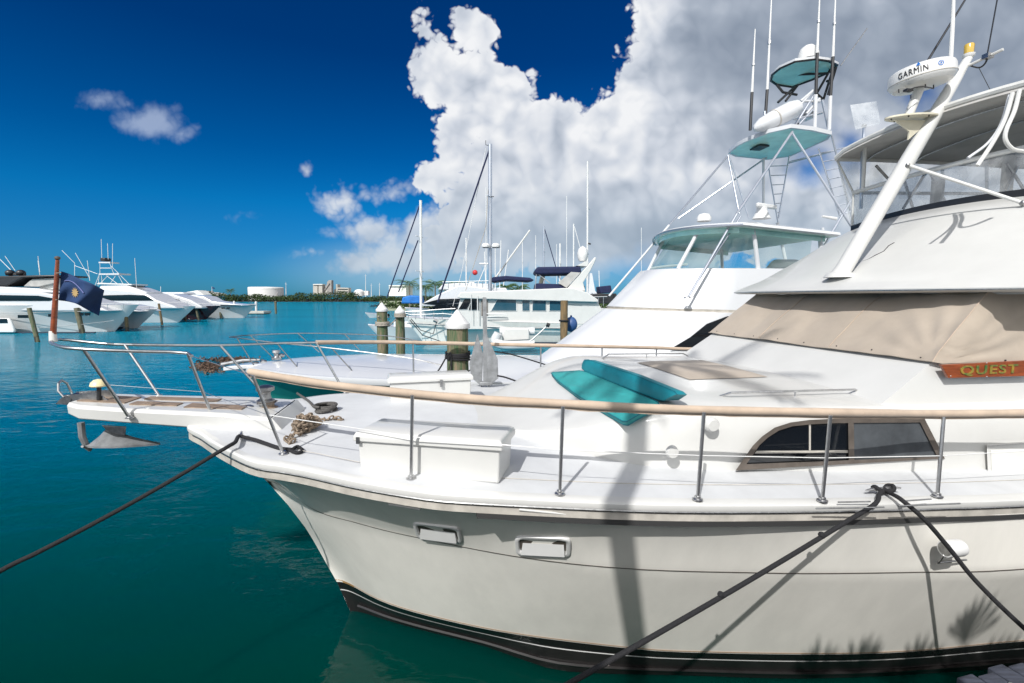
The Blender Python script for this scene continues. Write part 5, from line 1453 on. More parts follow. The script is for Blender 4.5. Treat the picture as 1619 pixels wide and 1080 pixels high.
for a, b, va, vb in (((1228, 134), (1238, 146), vh, vh), ((1238, 146), (1260, 150), vh, vh), ((1258, 136), (1230, 162), vh, vh), ((1262, 134), (1242, 160), vh, vh), ((1318, 106), (1302, 157), vh - .5, vh), ((1314, 108), (1290, 150), vh - .3, vh), ((1322, 106), (1309, 150), vh - .6, vh - .2), ((1291, 148), (1302, 158), vh, vh), ((1307, 128), (1313, 130), vh - .3, vh - .4), ((1256, 118), (1310, 116), vh + .3, vh - .4)):
    T2(a, b, va, vb, r=.035, mt='dark_plastic', nm='black_frame_tube')
mk('satellite_dome', M().lathe(PZ(1278, 95, zh + .12), [(.26, 0), (.27, .15), (.22, .3), (.12, .38), (0, .4)], n=20), 'plastic_white', HA)
# life raft pod on the platform
pc0, pc1 = PV(1192, 204, 12.4), PV(1264, 168, 12.4)
ax2 = nrm(pc1 - pc0); LL = np.linalg.norm(pc1 - pc0)
pod = M().lathe(pc0, [(0, 0), (.10, .05), (.19, .25), (.24, LL * .5), (.25, LL * .8), (.20, LL * .95), (0, LL)], axis=ax2, n=18)
PD = mk('tower_pod', pod, 'fresh_white', Y2)
mk('pod_strap', M().lathe(pc0, [(.23, LL * .44), (.246, LL * .44), (.248, LL * .46), (.23, LL * .46)], axis=ax2, n=18), 'rub_beige', PD)
for a, b, mt in (((1262, 170), (1286, 143), 'fresh_white'), ((1286, 143), (1266, 160), 'fresh_white'), ((1275, 180), (1296, 156), 'fresh_white'), ((1262, 188), (1300, 178), 'aluminium'), ((1300, 158), (1312, 214), 'aluminium'), ((1286, 158), (1290, 210), 'aluminium'), ((1288, 170), (1255, 206), 'aluminium'), ((1296, 160), (1268, 160), 'fresh_white'), ((1245, 203), (1262, 196), 'dark_plastic'), ((1209, 176), (1209, 205), 'aluminium'), ((1290, 145), (1253, 205), 'aluminium')):
    T2(a, b, 12.6, 12.6, r=.035, mt=mt, nm='frame_tube')
mk('seat_box', M().box(PV(1272, 183, 12.9), F(.22, 0, 0), F(0, .2, 0), (0, 0, .1)), 'fresh_white', Y2, bevel=.05)
for pts_, mts in (([(1194, 46), (1189, 146), (1186, 206)], 1), ([(1221, -30), (1213, 142), (1210, 186)], 1), ([(1297, -30), (1292, 84), (1290, 148)], 1), ([(1322, -30), (1317, 90), (1313, 152)], 1)):
    v_ = 12.7 if pts_[0][0] < 1250 else 12.4
    W_ = mk('whip_antenna', M().tube([PV(*pts_[0], v_), PV(*pts_[1], v_)], [.012, .035], 8), 'plastic_white', Y2)
    mk('antenna_sleeve', M().tube([PV(*pts_[1], v_), PV(*pts_[2], v_)], .042, 8), 'dark_plastic', W_)
    mk('ferrule', M().tube([PV(pts_[1][0] * .55 + pts_[0][0] * .45, pts_[1][1] * .55 + pts_[0][1] * .45, v_), PV(pts_[1][0] * .58 + pts_[0][0] * .42, pts_[1][1] * .58 + pts_[0][1] * .42, v_)], .045, 8), 'steel', W_)
T2((1290, 150), (1288, 208), 12.4, 12.4, r=.045, mt='fresh_white', nm='antenna_base'); T2((1313, 152), (1311, 206), 12.4, 12.4, r=.045, mt='fresh_white', nm='antenna_base')
T2((1371, 45), (1329, 104), 12.4, 12.4, r=.015, mt='dull_steel', nm='whip_antenna')
mk('radar_pedestal', M().lathe(PV(1204, 346, 12.9), [(.25, 0), (.2, .1), (.14, .25), (.16, .32), (0, .34)], n=16), 'plastic_white', HTP)
mk('radar_bar', M().box(PV(1212, 326, 12.9), F(.42, .15, 0), F(0, .06, 0), (0, 0, .06)), 'plastic_white', HTP, bevel=.03)
mk('small_dome', M().lathe(PV(1113, 350, 13.4), [(.2, 0), (.21, .1), (.15, .2), (0, .24)], n=16), 'plastic_white', HTP)
mk('horn', M().tube([PV(1300, 342, 12.5), PV(1322, 346, 12.5)], [.03, .05], 8), 'plastic_white', HTP)

# inflatable tender tied between the boats, only its tube shows
# ================================================================== pilings
PG = 'mooring piles between the berths'
def pile_(x, ytop, width, Y, cap, mt, label, lean=0.0, ropes=0, wet=True, group=None):
    tp = PY(x, ytop, Y); r = width / 2 / 765 * Y * .985
    t = thing('mooring_pile', label, 'piling', (tp[0] + lean, tp[1], 0), group)
    zt = tp[2] - (r * 1.5 if cap else 0)
    pts = [np.array([tp[0] + lean * (1 - k / 8), tp[1], -1 + (zt + 1) * k / 8]) for k in range(9)]
    pts = [np.array([tp[0] + lean * (1 - max(0, (p[2]) / zt)), tp[1], p[2]]) for p in pts]
    mk('post', M().tube(pts, [r * (1 + .04 * sin(k * 2.3)) for k in range(9)], 14), mt, t)
    if wet: mk('wet_foot', M().tube([(pts[0][0], tp[1], -.5), (tp[0] + lean * (1 - .5 / zt), tp[1], .5)], r * 1.03, 14), 'pile_wet', t)
    if cap:
        c = np.array([tp[0], tp[1], zt - r * .25])
        mk('cap', M().lathe(c, [(r * 1.12, 0), (r * 1.16, r * .12), (r * 1.13, r * .45), (r * .95, r * .62), (r * .1, r * 1.7), (0, r * 1.72)], n=24), 'plastic_white', t, smooth=30)
    return t, r, np.array([tp[0], tp[1], zt])
pm1, r_, tp_ = pile_(723, 489, 35, 8.95, True, 'pile_green', 'thick greenish mooring pile with a white pointed cap, behind the far rail')
for (dz, n) in ((-.50, 5), (-.95, 2)):
    for k in range(n):
        z = tp_[2] + dz - k * .03
        mk('rope_turn', M().tube([tp_ * [1, 1, 0] + np.array([r_ * 1.1 * cos(a), r_ * 1.1 * sin(a), z + .02 * sin(a + k)]) for a in np.linspace(0, 2 * pi, 20)], .02, 6), 'dark_rope', pm1)
rope('pile_line', 'black line running from the capped pile down across the far boat', [tp_ + [-.1, -.22, -.9], PY(712, 558, 8.7), PY(695, 583, 8.6), PY(680, 606, 8.4)], .014)
rope('pile_line', 'black line slanting to the right beside the standing anchor', [tp_ + [.2, -.1, -.85], PY(778, 556, 9.0), PY(874, 580, 9.2), PY(900, 588, 9.3)], .012)
rope('pile_line', 'black line lying on the deck at the foot of the standing anchor', [PY(786, 594, 8.1), PY(800, 597, 8.1), PY(828, 607, 8.0)], .014)
pile_(603.5, 478, 17, 17.3, True, 'pile_green', 'white capped green pile at the far side of the tower boat bow')
pile_(632, 483, 14.5, 20.5, True, 'pile_green', 'smaller white capped pile just right of another, with a rope lashing')
for (x, z_) in ((603.5, 510), (632, 497)):
    p = PY(x, z_, 17.2 if x < 610 else 20.3); rr_ = .215
    m = M()
    for k in range(3): m.tube([p + np.array([rr_ * 1.08 * cos(a), .1 + rr_ * 1.08 * sin(a), -.05 * k]) for a in np.linspace(0, 2 * pi, 16)], .03, 6)
    mk('rope_lashing', m, 'pale_rope', None, 'pale rope lashed round the ' + ('left' if x < 610 else 'right') + ' pile of the white capped pair', 'rope')
rope('pile_line', 'pale rope sagging between the two white capped piles', [PY(598, 500, 17.0), PY(612, 516, 17.6), PY(626, 505, 20.0)], .025, 'pale_rope')
pb_, r2_, t2_ = pile_(892, 475, 12, 24, False, 'pile_brown', 'uncapped green and brown pile in front of the trawler stern')
mk('rope_turn', M().tube([t2_ * [1, 1, 0] + np.array([r2_ * 1.12 * cos(a), r2_ * 1.12 * sin(a), t2_[2] - 1.0]) for a in np.linspace(0, 2 * pi, 16)], .05, 6), 'dark_rope', pb_)

# ================================================================== boats further off
def far_hull(t, xb, Yc, L, B, zb, zs, dr, mt='far_hull', rake=.28, stripe=None, deckm='fresh_white', ry=0.0):
    # dr=+1: bow at +X.  rows: gunwale, mid, water, below
    n = 18; cu, su = cos(ry), sin(ry)
    def W(l, y, z): x = -dr * l; return np.array([xb + x * cu - y * su, Yc + x * su + y * cu, z])
    def half(l, full): return B / 2 * full * min(1, (max(l, 0) / (L * .42))) ** .62 * (1 - .10 * max(0, l / L - .6) / .4)
    m = M(); md = M()
    for sg in (-1, 1):
        rows = []
        for (fz, fb, rk) in ((1, 1, 0), (.62, .86, rake * .38), (.3, .72, rake * .72), (.02, .62, rake), (-.25, .4, rake * 1.1)):
            row = []
            for k in range(n + 1):
                l0 = rk * zb * 3.2; l = l0 + (L - l0) * (k / n) ** 1.5; zz = zb + (zs - zb) * (l / L) ** .8
                row.append(W(l, sg * half(l - l0 + .001, fb), zz * fz))
            rows.append(row)
        m.grid(rows)
    g = [[W(L * (k / n) ** 1.5, tt * half(L * (k / n) ** 1.5 + .001, 1), zb + (zs - zb) * ((k / n) ** 1.5) ** .8 + .02 + .1 * (1 - tt * tt)) for tt in np.linspace(-1, 1, 5)] for k in range(n + 1)]
    m.poly([rows[i][-1] for i in range(5)] + [W(L, half(L, 1), zs), W(L, -half(L, 1), zs)])
    mk('hull', m, mt, t); mk('deck', md.grid(g), deckm, t)
    if stripe:
        st_ = M().tube([W(L * (k / n) ** 1.5 + .0, -1.02 * half(L * (k / n) ** 1.5 + .001, 1), (zb + (zs - zb) * ((k / n) ** 1.5) ** .8) * stripe[0]) for k in range(1, n + 1)], stripe[1], 5)
        mk('sheer_line', st_, stripe[2], t)
    return W
def slab(pts, Y, depth, inset=0.0):
    # outline at distance Y with real depth; the far face is a parallel copy
    a = [PY(x, y, Y) for x, y in pts]; 
    c = sum(a) / len(a); b = [p + np.array([0, depth, 0]) for p in a]
    if inset:
        zmin = min(p[2] for p in a); zmax = max(p[2] for p in a)
        a = [p + np.array([0, inset * (p[2] - zmin), 0]) for p in a]; b = [p - np.array([0, inset * (p[2] - zmin), 0]) for p in b]
    n = len(a)
    return M().add(a + b, [tuple(range(n))[::-1], tuple(range(n, 2 * n))] + [(i, (i + 1) % n, n + (i + 1) % n, n + i) for i in range(n)])
def SB_(nm, pts, Y, depth, mt, t, bevel=.0, inset=0, seg=2): return mk(nm, slab(pts, Y, depth, inset), mt, t, bevel=bevel, seg=seg, smooth=30)
def LN(nm, pts, Y, r, mt, t, n=6): return mk(nm, M().tube([PY(x, y, Y + (q if isinstance(q, (int, float)) else 0)) for x, y, *qq in pts for q in [qq[0] if qq else 0]], r, n), mt, t)

# trawler yacht, bow to the left
t = TW = thing('trawler_yacht', 'white trawler yacht with navy canvas and large square windows, behind the piles', 'trawler yacht', (PY(800, 540, 42)[0], 42, 0))
xb = PY(640, 504, 40.5)[0]
far_hull(t, xb, 40.5, 20, 5.2, 2.35, 1.75, -1, 'hull_cream', rake=.22, stripe=(.80, .05, 'dull_steel'), ry=.02)
Yn = 38.3
SB_('deck_house', [(712, 521), (722, 497), (728, 470), (925, 470), (945, 478), (958, 500), (958, 521)], Yn, 4.2, 'gelcoat', t, bevel=.06)
SB_('roof_overhang', [(722, 470), (728, 462), (905, 455), (928, 462), (946, 474), (946, 478), (728, 472)], Yn - .35, 4.9, 'gelcoat', t, bevel=.06)
for pts, mt in (([(777, 491), (787, 473), (816, 473), (816, 491)], 'blue_glass'), ([(826, 473), (837, 473), (837, 491), (826, 491)], 'blue_glass'), ([(842, 473), (863, 473), (863, 491), (842, 491)], 'blue_glass'), ([(869, 473), (888, 473), (888, 491), (869, 491)], 'blue_glass'), ([(725, 489), (735, 472), (747, 472), (738, 489)], 'dark_glass'), ([(746, 472), (757, 472), (757, 490), (741, 490)], 'dark_glass'), ([(761, 474), (771, 474), (771, 500), (761, 500)], 'bronze_frame')):
    a = [PY(x, y, Yn - .05) for x, y in pts]; c = sum(a) / len(a)
    f = mk('window', M().prism([c + (p - c) * 1.08 for p in a], (0, .04, 0)), 'plastic_white', t)
    mk('pane', M().prism([p - np.array([0, .02, 0]) for p in a], (0, .04, 0)), mt, f, smooth=0)
for pts, mt, r in (([(745, 465), (745, 508)], 'plastic_white', .03), ([(755, 468), (755, 508)], 'plastic_white', .04)): LN('post', pts, Yn - .4, r, mt, t)
SB_('flybridge_side', [(846, 459), (848, 448), (912, 450), (925, 452), (925, 461)], Yn + .3, 3.6, 'navy_canvas', t, bevel=.05)
SB_('bimini', [(845, 430), (849, 422), (918, 421), (920, 431), (915, 433), (850, 434)], Yn + .2, 3.8, 'navy_canvas', t, bevel=.15, seg=3)
SB_('radar_arch', [(892, 461), (928, 421), (941, 406), (943, 409), (934, 428), (922, 447), (926, 460)], Yn + .2, .45, 'gelcoat', t, bevel=.05)
SB_('radar_arch', [(892, 461), (928, 421), (941, 406), (943, 409), (934, 428), (922, 447), (926, 460)], Yn + 3.4, .45, 'gelcoat', t, bevel=.05)
SB_('canvas_screen', [(882, 447), (903, 430), (918, 431), (896, 455)], Yn + .15, .05, 'grey_canvas', t)
SB_('arch_top', [(912, 420), (926, 413), (931, 414), (928, 421)], Yn + .2, 3.6, 'gelcoat', t)
mk('satellite_dome', M().lathe(PY(921, 413, Yn + 1.8), [(.3, 0), (.42, .3), (.45, .65), (.36, 1.0), (0, 1.25)], n=18), 'plastic_white', t)
LN('bimini_leg', [(848, 434), (846, 462)], Yn + .4, .04, 'steel', t); LN('bimini_leg', [(852, 434), (870, 448)], Yn + .4, .04, 'steel', t)
SB_('helm_seat', [(852, 449), (855, 437), (862, 436), (858, 449)], Yn + 1.4, 1.0, 'yellowed_plastic', t, bevel=.05)
SB_('canopy', [(774, 444), (779, 438), (800, 436), (838, 439), (845, 443), (836, 445), (800, 443), (779, 446)], 47, 4.2, 'navy_canvas', t, bevel=.1)
SB_('boot_top', [(652, 541), (958, 541), (958, 546), (658, 546)], Yn - .05, .1, 'antifoul', t)
SB_('aft_deck', [(905, 497), (925, 488), (962, 488), (962, 521), (905, 521)], Yn + .1, 4, 'gelcoat', t, bevel=.05)
LN('handrail', [(898, 465), (898, 482), (920, 483)], Yn, .035, 'steel', t); LN('handrail', [(898, 464), (926, 464), (930, 484)], Yn, .035, 'steel', t); LN('handrail', [(898, 473), (928, 474)], Yn, .025, 'steel', t)
LN('bow_rail', [(640, 493), (660, 492), (700, 489), (720, 488)], Yn - .1, .035, 'steel', t); LN('bow_rail', [(637, 494), (650, 498), (700, 496), (723, 498)], Yn - .2, .03, 'steel', t)
for x in (646, 658, 672, 686, 700, 714): LN('stanchion', [(x, 493), (x - 1, 505)], Yn - .15, .03, 'steel', t)
LN('anchor_gear', [(686, 506), (692, 509)], Yn - .2, .15, 'dull_steel', t)
LN('side_rail', [(768, 496), (800, 497), (801, 500), (768, 501)], Yn - .3, .04, 'plastic_white', t)
for pts in ([(650, 504), (665, 522), (685, 528), (690, 510)], [(648, 506), (668, 530), (700, 541)]): LN('mooring_rope', pts, Yn - .8, .035, 'dark_rope', t)
# inflatable tender beside the trawler
t = thing('inflatable_tender', 'white inflatable tender with a blue cover lying beside the trawler yacht', 'dinghy', PY(820, 540, 34))
mk('tube', M().tube(cr_curve([PY(788, 527, 34), PY(783, 540, 34), PY(800, 546, 33.6), PY(845, 545, 33.6)], 5), .32, 10), 'inflatable', t)
mk('tube', M().tube([PY(790, 524, 35), PY(845, 524, 35)], .3, 10), 'inflatable', t)
SB_('console', [(794, 525), (798, 518), (836, 519), (838, 538), (794, 540)], 34.2, 1.0, 'gelcoat', t, bevel=.1)
t = thing('small_davit', 'thin davit arm with a dark block reaching over the inflatable tender', 'davit', PY(845, 540, 33))
LN('arm', [(838, 540), (856, 524), (866, 514)], 33, .05, 'dull_steel', t); LN('block', [(864, 513), (869, 515)], 33, .16, 'dark_plastic', t)
t = thing('round_fender', 'pale grey blue round fender hanging by the uncapped pile', 'fender', PY(903, 512, 25)); mk('ball', M().ball(PY(903, 513, 24.6), .32, 14, (1, 1, 1.25)), 'fender_blue', t); mk('eye', M().ball(PY(903, 500, 24.6), .06, 8), 'fender_blue', t)

# flybridge motor cruiser behind the trawler bow (blue tarpaulin, grey bow)
t = thing('motor_cruiser', 'white flybridge cruiser with rows of black windows, left of the trawler yacht', 'motor cruiser', PY(700, 500, 56))
far_hull(t, PY(640, 487, 58)[0], 58, 20, 5.6, 2.7, 2.1, -1, 'far_hull', ry=.03)
SB_('saloon', [(661, 484), (690, 467), (722, 452), (742, 452), (780, 458), (780, 486)], 55.6, 4.4, 'fresh_white', t, bevel=.1)
SB_('black_window', [(668, 480), (694, 473), (730, 472), (730, 478), (690, 482)], 55.5, 4.6, 'dark_glass', t); SB_('black_window', [(675, 490), (690, 482), (727, 480), (720, 490)], 55.3, 4.6, 'dark_glass', t)
SB_('flybridge', [(692, 458), (700, 449), (730, 447), (780, 449), (780, 457)], 56, 3.8, 'fresh_white', t, bevel=.1)
LN('rail', [(700, 446), (780, 444)], 56, .05, 'steel', t)
for x in range(700, 780, 9): LN('rail_post', [(x, 446), (x, 456)], 56, .035, 'steel', t)
for x, y in ((724, 452), (738, 453), (746, 449), (730, 458)): SB_('deck_cushion', [(x - 4, y + 4), (x - 4, y - 3), (x + 4, y - 3), (x + 4, y + 4)], 57, 1, 'old_white', t, bevel=.05)
t = thing('covered_runabout', 'small boat under a bright blue tarpaulin beside the palms', 'runabout', PY(650, 485, 66))
far_hull(t, PY(632, 480, 66)[0], 66, 9, 2.8, 1.4, 1.2, -1, 'far_hull')
SB_('blue_tarpaulin', [(634, 480), (636, 470), (648, 467), (664, 468), (667, 480)], 64.8, 2.4, 'blue_tarp', t, bevel=.15)
t = thing('skiff', 'tiny white skiff on the open water left of the capped piles', 'skiff', PY(592, 489, 95))
far_hull(t, PY(577, 487, 95)[0], 95, 4.6, 1.9, .9, .7, -1, 'far_hull'); SB_('outboard', [(596, 486), (597, 481), (600, 481), (600, 487)], 95, .4, 'dark_plastic', t); SB_('windshield', [(584, 485), (587, 482), (592, 482), (592, 486)], 94.8, .8, 'blue_glass', t)

# sailing yachts: masts with their own hulls
def sailboat(x, ytop, ybase, Y, label, mt='aluminium', r=.10, stays=(), L=12, furl=None, sp=True, dr=-1, hullx=None, extra=()):
    b = PY(x, ybase, Y); tp = PY(x, ytop, Y); b2 = np.array([b[0], b[1], min(b[2], 2.2)])
    t = thing('sailing_yacht', label, 'sailboat', (b[0], b[1], 0), 'sailing yachts in the marina')
    far_hull(t, b[0] + dr * L * .42, Y, L, L * .29, 1.35, 1.05, dr, 'far_hull')
    mk('cabin', M().box((b[0], Y, 1.45), (L * .2, 0, 0), (0, L * .08, 0), (0, 0, .3)), 'fresh_white', t, bevel=.12)
    M_ = mk('mast', M().tube([(b[0], Y, 1.1), (tp[0], Y, tp[2])], r, 8), mt, t)
    for i, f in enumerate((.45, .72)):
        z = 1.1 + (tp[2] - 1.1) * f
        if sp: mk('spreader', M().tube([(b[0] - .2, Y - 1.0 + .3 * i, z), (b[0] + .2, Y + 1.0 - .3 * i, z)], r * .3, 6), mt, t)
    for (xx, yy, rr, m_) in stays: mk('forestay', M().tube([(tp[0], Y, tp[2] * .985), PY(xx, yy, Y)], rr, 6), m_, t)
    if Y > 50: mk('boom', M().tube([(b[0], Y, 2.4), (b[0] - dr * L * .35, Y, 2.5)], [.16, .12], 8), 'navy_canvas', t)
    return t, tp
t, tp = sailboat(775, 228, 470, 47, 'sailing yacht with the tallest grey mast and a dark furled sail', r=.17, stays=((692, 478, .085, 'navy_canvas'),), L=14)
for (x, y, w) in ((768, 388, .4), (784, 388, .4)): mk('radar', M().lathe(PY(x, y + 3, 46.4), [(w, 0), (w * 1.05, .15), (w * .7, .35), (0, .4)], n=14), 'plastic_white', t)
LN('radar_bracket', [(764, 392), (790, 392)], 46.6, .04, 'aluminium', t); LN('masthead_instrument', [(768, 222), (768, 229), (775, 231)], 47, .03, 'dark_plastic', t); LN('mast_light', [(776, 311), (781, 311)], 46.8, .04, 'dark_plastic', t)
LN('halyard', [(768, 235), (730, 430), (716, 484)], 47.2, .025, 'plastic_white', t); LN('halyard', [(772, 300), (768, 360), (736, 460)], 46.5, .03, 'pale_rope', t)
sailboat(665, 317, 478, 46, 'sailing yacht with a white mast and two dark stays near the palms', 'plastic_white', .13, ((612, 470, .06, 'navy_canvas'),), 12)
LN('backstay', [(661, 380), (630, 462)], 46, .06, 'navy_canvas', t)
others = [(737, 376, 62, .09, 'sailing yacht whose short white mast stands behind the cruiser flybridge'), (860, 358, 75, .14, 'sailing yacht with a stout mast left of the trawler canopy'), (768.5, 296, 60, .05, 'sailing yacht with a thin mast just left of the tallest mast'),
          (885.5, 385, 80, .15, 'sailing yacht with the shortest thick mast above the trawler bimini'), (896, 310, 85, .06, 'sailing yacht with a slender mast above the trawler bimini'), (907, 354, 78, .12, 'sailing yacht with a white mast beside the trawler satellite dome'),
          (847, 372, 82, .05, 'sailing yacht with a thin mast left of the stout one'), (826, 380, 70, .05, 'sailing yacht with a hair thin mast above the navy canopy'), (880, 386, 90, .05, 'sailing yacht whose hair thin mast stands between two thick masts')]
for (x, yt, Y, r, lab) in others:
    t, tp = sailboat(x, yt, 478, Y, lab, 'plastic_white' if x != 860 else 'aluminium', r, L=11)
    if x == 860: LN('backstay', [(861, 362), (884, 440)], Y, .07, 'navy_canvas', t)
    if x == 907: LN('backstay', [(908, 358), (925, 420)], Y, .06, 'plastic_white', t)
t, tp = sailboat(929, 255, 478, 47, 'sailing yacht whose white mast crosses the trawler arch, right of its dome', 'plastic_white', .09, L=10)
LN('mast_light', [(930, 385), (934, 386)], 46.8, .08, 'dark_plastic', t)
t = thing('cargo_boom', 'long pale outrigger pole slanting up beside the tallest mast', 'outrigger', PY(783, 440, 50)); LN('pole', [(783, 440), (838, 364)], 50, .10, 'white_canvas', t); LN('pole_foot', [(781, 446), (784, 438)], 50, .16, 'dull_steel', t)
t = thing('fishing_boat', 'distant fishing boat with domes and lattice gear behind the tallest mast', 'fishing boat', PY(785, 470, 64)); far_hull(t, PY(752, 480, 64)[0], 64, 12, 4, 1.8, 1.4, -1)
SB_('wheelhouse', [(762, 482), (766, 455), (800, 455), (812, 482)], 62.6, 3, 'fresh_white', t, bevel=.1)
for a in ([(768, 455), (766, 398)], [(783, 455), (783, 392)], [(790, 455), (792, 380)], [(750, 462), (768, 420)], [(796, 452), (804, 395)]): LN('gear_pole', a, 63, .06, 'plastic_white', t)
LN('gear_bar', [(758, 417), (772, 417)], 63, .12, 'plastic_white', t); mk('red_buoy', M().ball(PY(751, 431, 63), .35, 10), 'red_paint', t)
t = thing('aft_launch', 'dark canvas covered launch moored behind the trawler stern', 'launch', PY(955, 490, 60)); far_hull(t, PY(925, 485, 60)[0], 60, 12, 4, 1.9, 1.6, -1, 'far_hull')
SB_('canvas_top', [(948, 453), (966, 451), (968, 463), (949, 464)], 58.6, 2.6, 'navy_canvas', t, bevel=.1); SB_('cabin', [(922, 466), (948, 464), (975, 464), (975, 480), (922, 480)], 58.4, 3, 'dark_plastic', t, bevel=.1); LN('rail', [(925, 470), (960, 469)], 58, .05, 'steel', t)
for x in (930, 938, 946, 954): LN('rail_post', [(x, 470), (x, 484)], 58, .04, 'steel', t)
t = thing('white_dome_boat', 'distant white boat with a pole mast right of the trawler arch', 'motor boat', PY(945, 480, 90)); far_hull(t, PY(925, 480, 90)[0], 90, 14, 4.5, 2, 1.6, -1); SB_('wheelhouse', [(930, 466), (933, 432), (936, 432), (941, 460), (946, 466)], 89, 2.5, 'fresh_white', t); LN('pole_mast', [(948, 466), (947, 428)], 89, .08, 'plastic_white', t); LN('pole_mast', [(1014, 440), (1014, 360)], 89, .05, 'plastic_white', t)
# ================================================================== yachts along the left side, bows to the right
def rails(t, pts, Y, drop=8, step=3):
    P = cr_curve([np.array([x, y, 0.]) for x, y in pts], step)
    mk('bow_rail', M().tube([PY(p[0], p[1], Y) for p in P], .03, 5), 'steel', t)
    for p in P[::2]: mk('stanchion', M().tube([PY(p[0], p[1], Y), PY(p[0], p[1] + drop, Y)], .025, 5), 'steel', t)
# A: the biggest, nearest
t = thing('motor_yacht', 'largest white motor yacht at the left edge, with tinted window band and hull slots', 'yacht', (-52, 56, 0), 'motor yachts moored on the left')
xb = PY(212, 486, 56)[0]
far_hull(t, xb, 56.8, 27, 6.2, 3.15, 3.0, 1, 'far_hull', rake=.30)
Yn = 53.65
SB_('superstructure', [(-120, 492), (-120, 462), (0, 460), (60, 462), (88, 466), (110, 474), (160, 487), (170, 492)], Yn + .35, 5.2, 'fresh_white', t, bevel=.15)
SB_('window_band', [(-120, 476), (-120, 467), (0, 466.5), (60, 467.5), (86, 472), (78, 475.5)], Yn + .28, 5.34, 'dark_glass', t)
SB_('flybridge', [(-120, 461), (-120, 455), (-5, 453), (60, 456), (84, 461), (84, 463)], Yn + .7, 4.4, 'fresh_white', t, bevel=.15)
SB_('black_arch', [(-60, 452), (-40, 437), (0, 436.5), (88, 434.5), (88, 437.5), (36, 439), (10, 452)], Yn + .8, 4.2, 'dark_plastic', t, bevel=.1)
SB_('bridge_canopy', [(36, 453), (50, 441), (86, 439), (88, 448), (60, 454)], Yn + 1.2, 3.4, 'grey_canvas', t, bevel=.1)
for x in (16, 33): mk('black_dome', M().ball(PY(x, 431.5, Yn + 2), .45, 14, (1, 1, .8)), 'dark_plastic', t)
LN('dome_bar', [(10, 434), (40, 434)], Yn + 2, .14, 'dark_plastic', t)
SB_('sun_deck_seat', [(60, 457), (66, 449), (88, 448), (88, 458)], Yn + 1.6, 2, 'old_white', t, bevel=.1)
for pts in ([(28, 498), (44, 498), (44, 503), (28, 503)], [(76, 496.5), (85, 496.5), (85, 501), (76, 501)], [(125, 494.5), (131, 494.5), (131, 499), (126, 499)], [(133, 494.5), (142, 494.5), (141, 499), (134, 499)]): SB_('hull_window', pts, Yn - .05, .12, 'dark_glass', t)
SB_('side_platform', [(-60, 503), (12, 503), (16, 507), (22, 522), (22, 526), (-60, 526)], Yn - .25, .3, 'far_hull', t, bevel=.1); SB_('hull_window', [(-60, 504), (11, 504), (12, 511), (-60, 512)], Yn - .28, .1, 'dark_glass', t)
LN('hull_crease', [(-120, 521), (60, 519), (130, 513), (180, 507)], Yn + .02, .03, 'dull_steel', t); LN('hull_crease', [(-120, 497), (60, 494), (150, 492)], Yn - .06, .03, 'dull_steel', t)
SB_('antifoul', [(-120, 525), (150, 525), (146, 530), (-120, 530)], Yn + .1, .2, 'antifoul', t)
rails(t, [(-30, 481), (40, 482), (95, 482), (130, 482), (170, 480), (208, 479)], Yn + .6, 9)
for a in ([(0, 410), (20, 430)], [(8, 405), (24, 428)], [(60, 412), (63, 435)], [(60, 405), (63, 430)]): LN('whip_antenna', a, Yn + 2, .03, 'plastic_white', t)
# B: behind A, seen in front of the fly tower boat
t = thing('motor_yacht', 'grey shaded motor yacht tucked behind the bow of the largest yacht', 'yacht', (-48, 64, 0), 'motor yachts moored on the left')
far_hull(t, PY(240, 492, 62)[0], 63, 22, 5.4, 2.45, 2.3, 1, 'far_hull', rake=.34)
SB_('superstructure', [(60, 492), (100, 481), (180, 481), (205, 486), (220, 493)], 60.8, 4.2, 'fresh_white', t, bevel=.15)
SB_('window_band', [(110, 487), (112, 483), (170, 483), (182, 487)], 60.72, 4.36, 'dark_glass', t)
SB_('antifoul', [(100, 521), (190, 521), (194, 517), (100, 516)], 60.4, .2, 'antifoul', t); rails(t, [(150, 483), (190, 486), (236, 485)], 61.4, 7)
# C: sport fishing yacht with tower
t = thing('fishing_yacht', 'white sport yacht with a distant tuna tower and outriggers, behind the blue flag', 'fishing boat', (-56, 76, 0), 'motor yachts moored on the left')
far_hull(t, PY(300, 485, 76)[0], 77.5, 24, 6.0, 2.6, 2.4, 1, 'far_hull', rake=.34)
SB_('superstructure', [(110, 488), (120, 458), (150, 455), (205, 459), (232, 465), (246, 474), (275, 484), (280, 488)], 75, 4.8, 'fresh_white', t, bevel=.2)
SB_('window_band', [(160, 475), (163, 467), (205, 466), (229, 467), (243, 475)], 74.9, 5, 'dark_glass', t)
SB_('flybridge', [(155, 459), (158, 452), (200, 451), (232, 462), (232, 465)], 75.6, 3.6, 'fresh_white', t, bevel=.15)
SB_('hard_top', [(152, 449), (156, 447), (208, 449), (208, 451)], 75.6, 3.4, 'plastic_white', t)
SB_('tower_deck', [(156, 432.5), (188, 432), (188, 434.5), (156, 434.5)], 76, 2.4, 'fresh_white', t); SB_('tower_top', [(156, 414), (174, 414), (174, 416), (156, 416)], 76.4, 1.8, 'fresh_white', t); SB_('tower_box', [(158, 407.5), (166, 407.5), (166, 413), (158, 413)], 76.6, 1.2, 'dark_plastic', t, bevel=.1)
for yy in (76.2, 78.2):
    for a in ([(157, 433), (155, 452)], [(186, 433), (196, 452)], [(158, 415), (158, 433)], [(173, 415), (180, 433)], [(157, 450), (172, 434)], [(166, 434), (190, 452)], [(172, 452), (184, 434)], [(175, 420), (205, 450)], [(162, 452), (160, 434)], [(150, 452), (157, 434)]): LN('tower_leg', a, yy, .032, 'plastic_white', t)
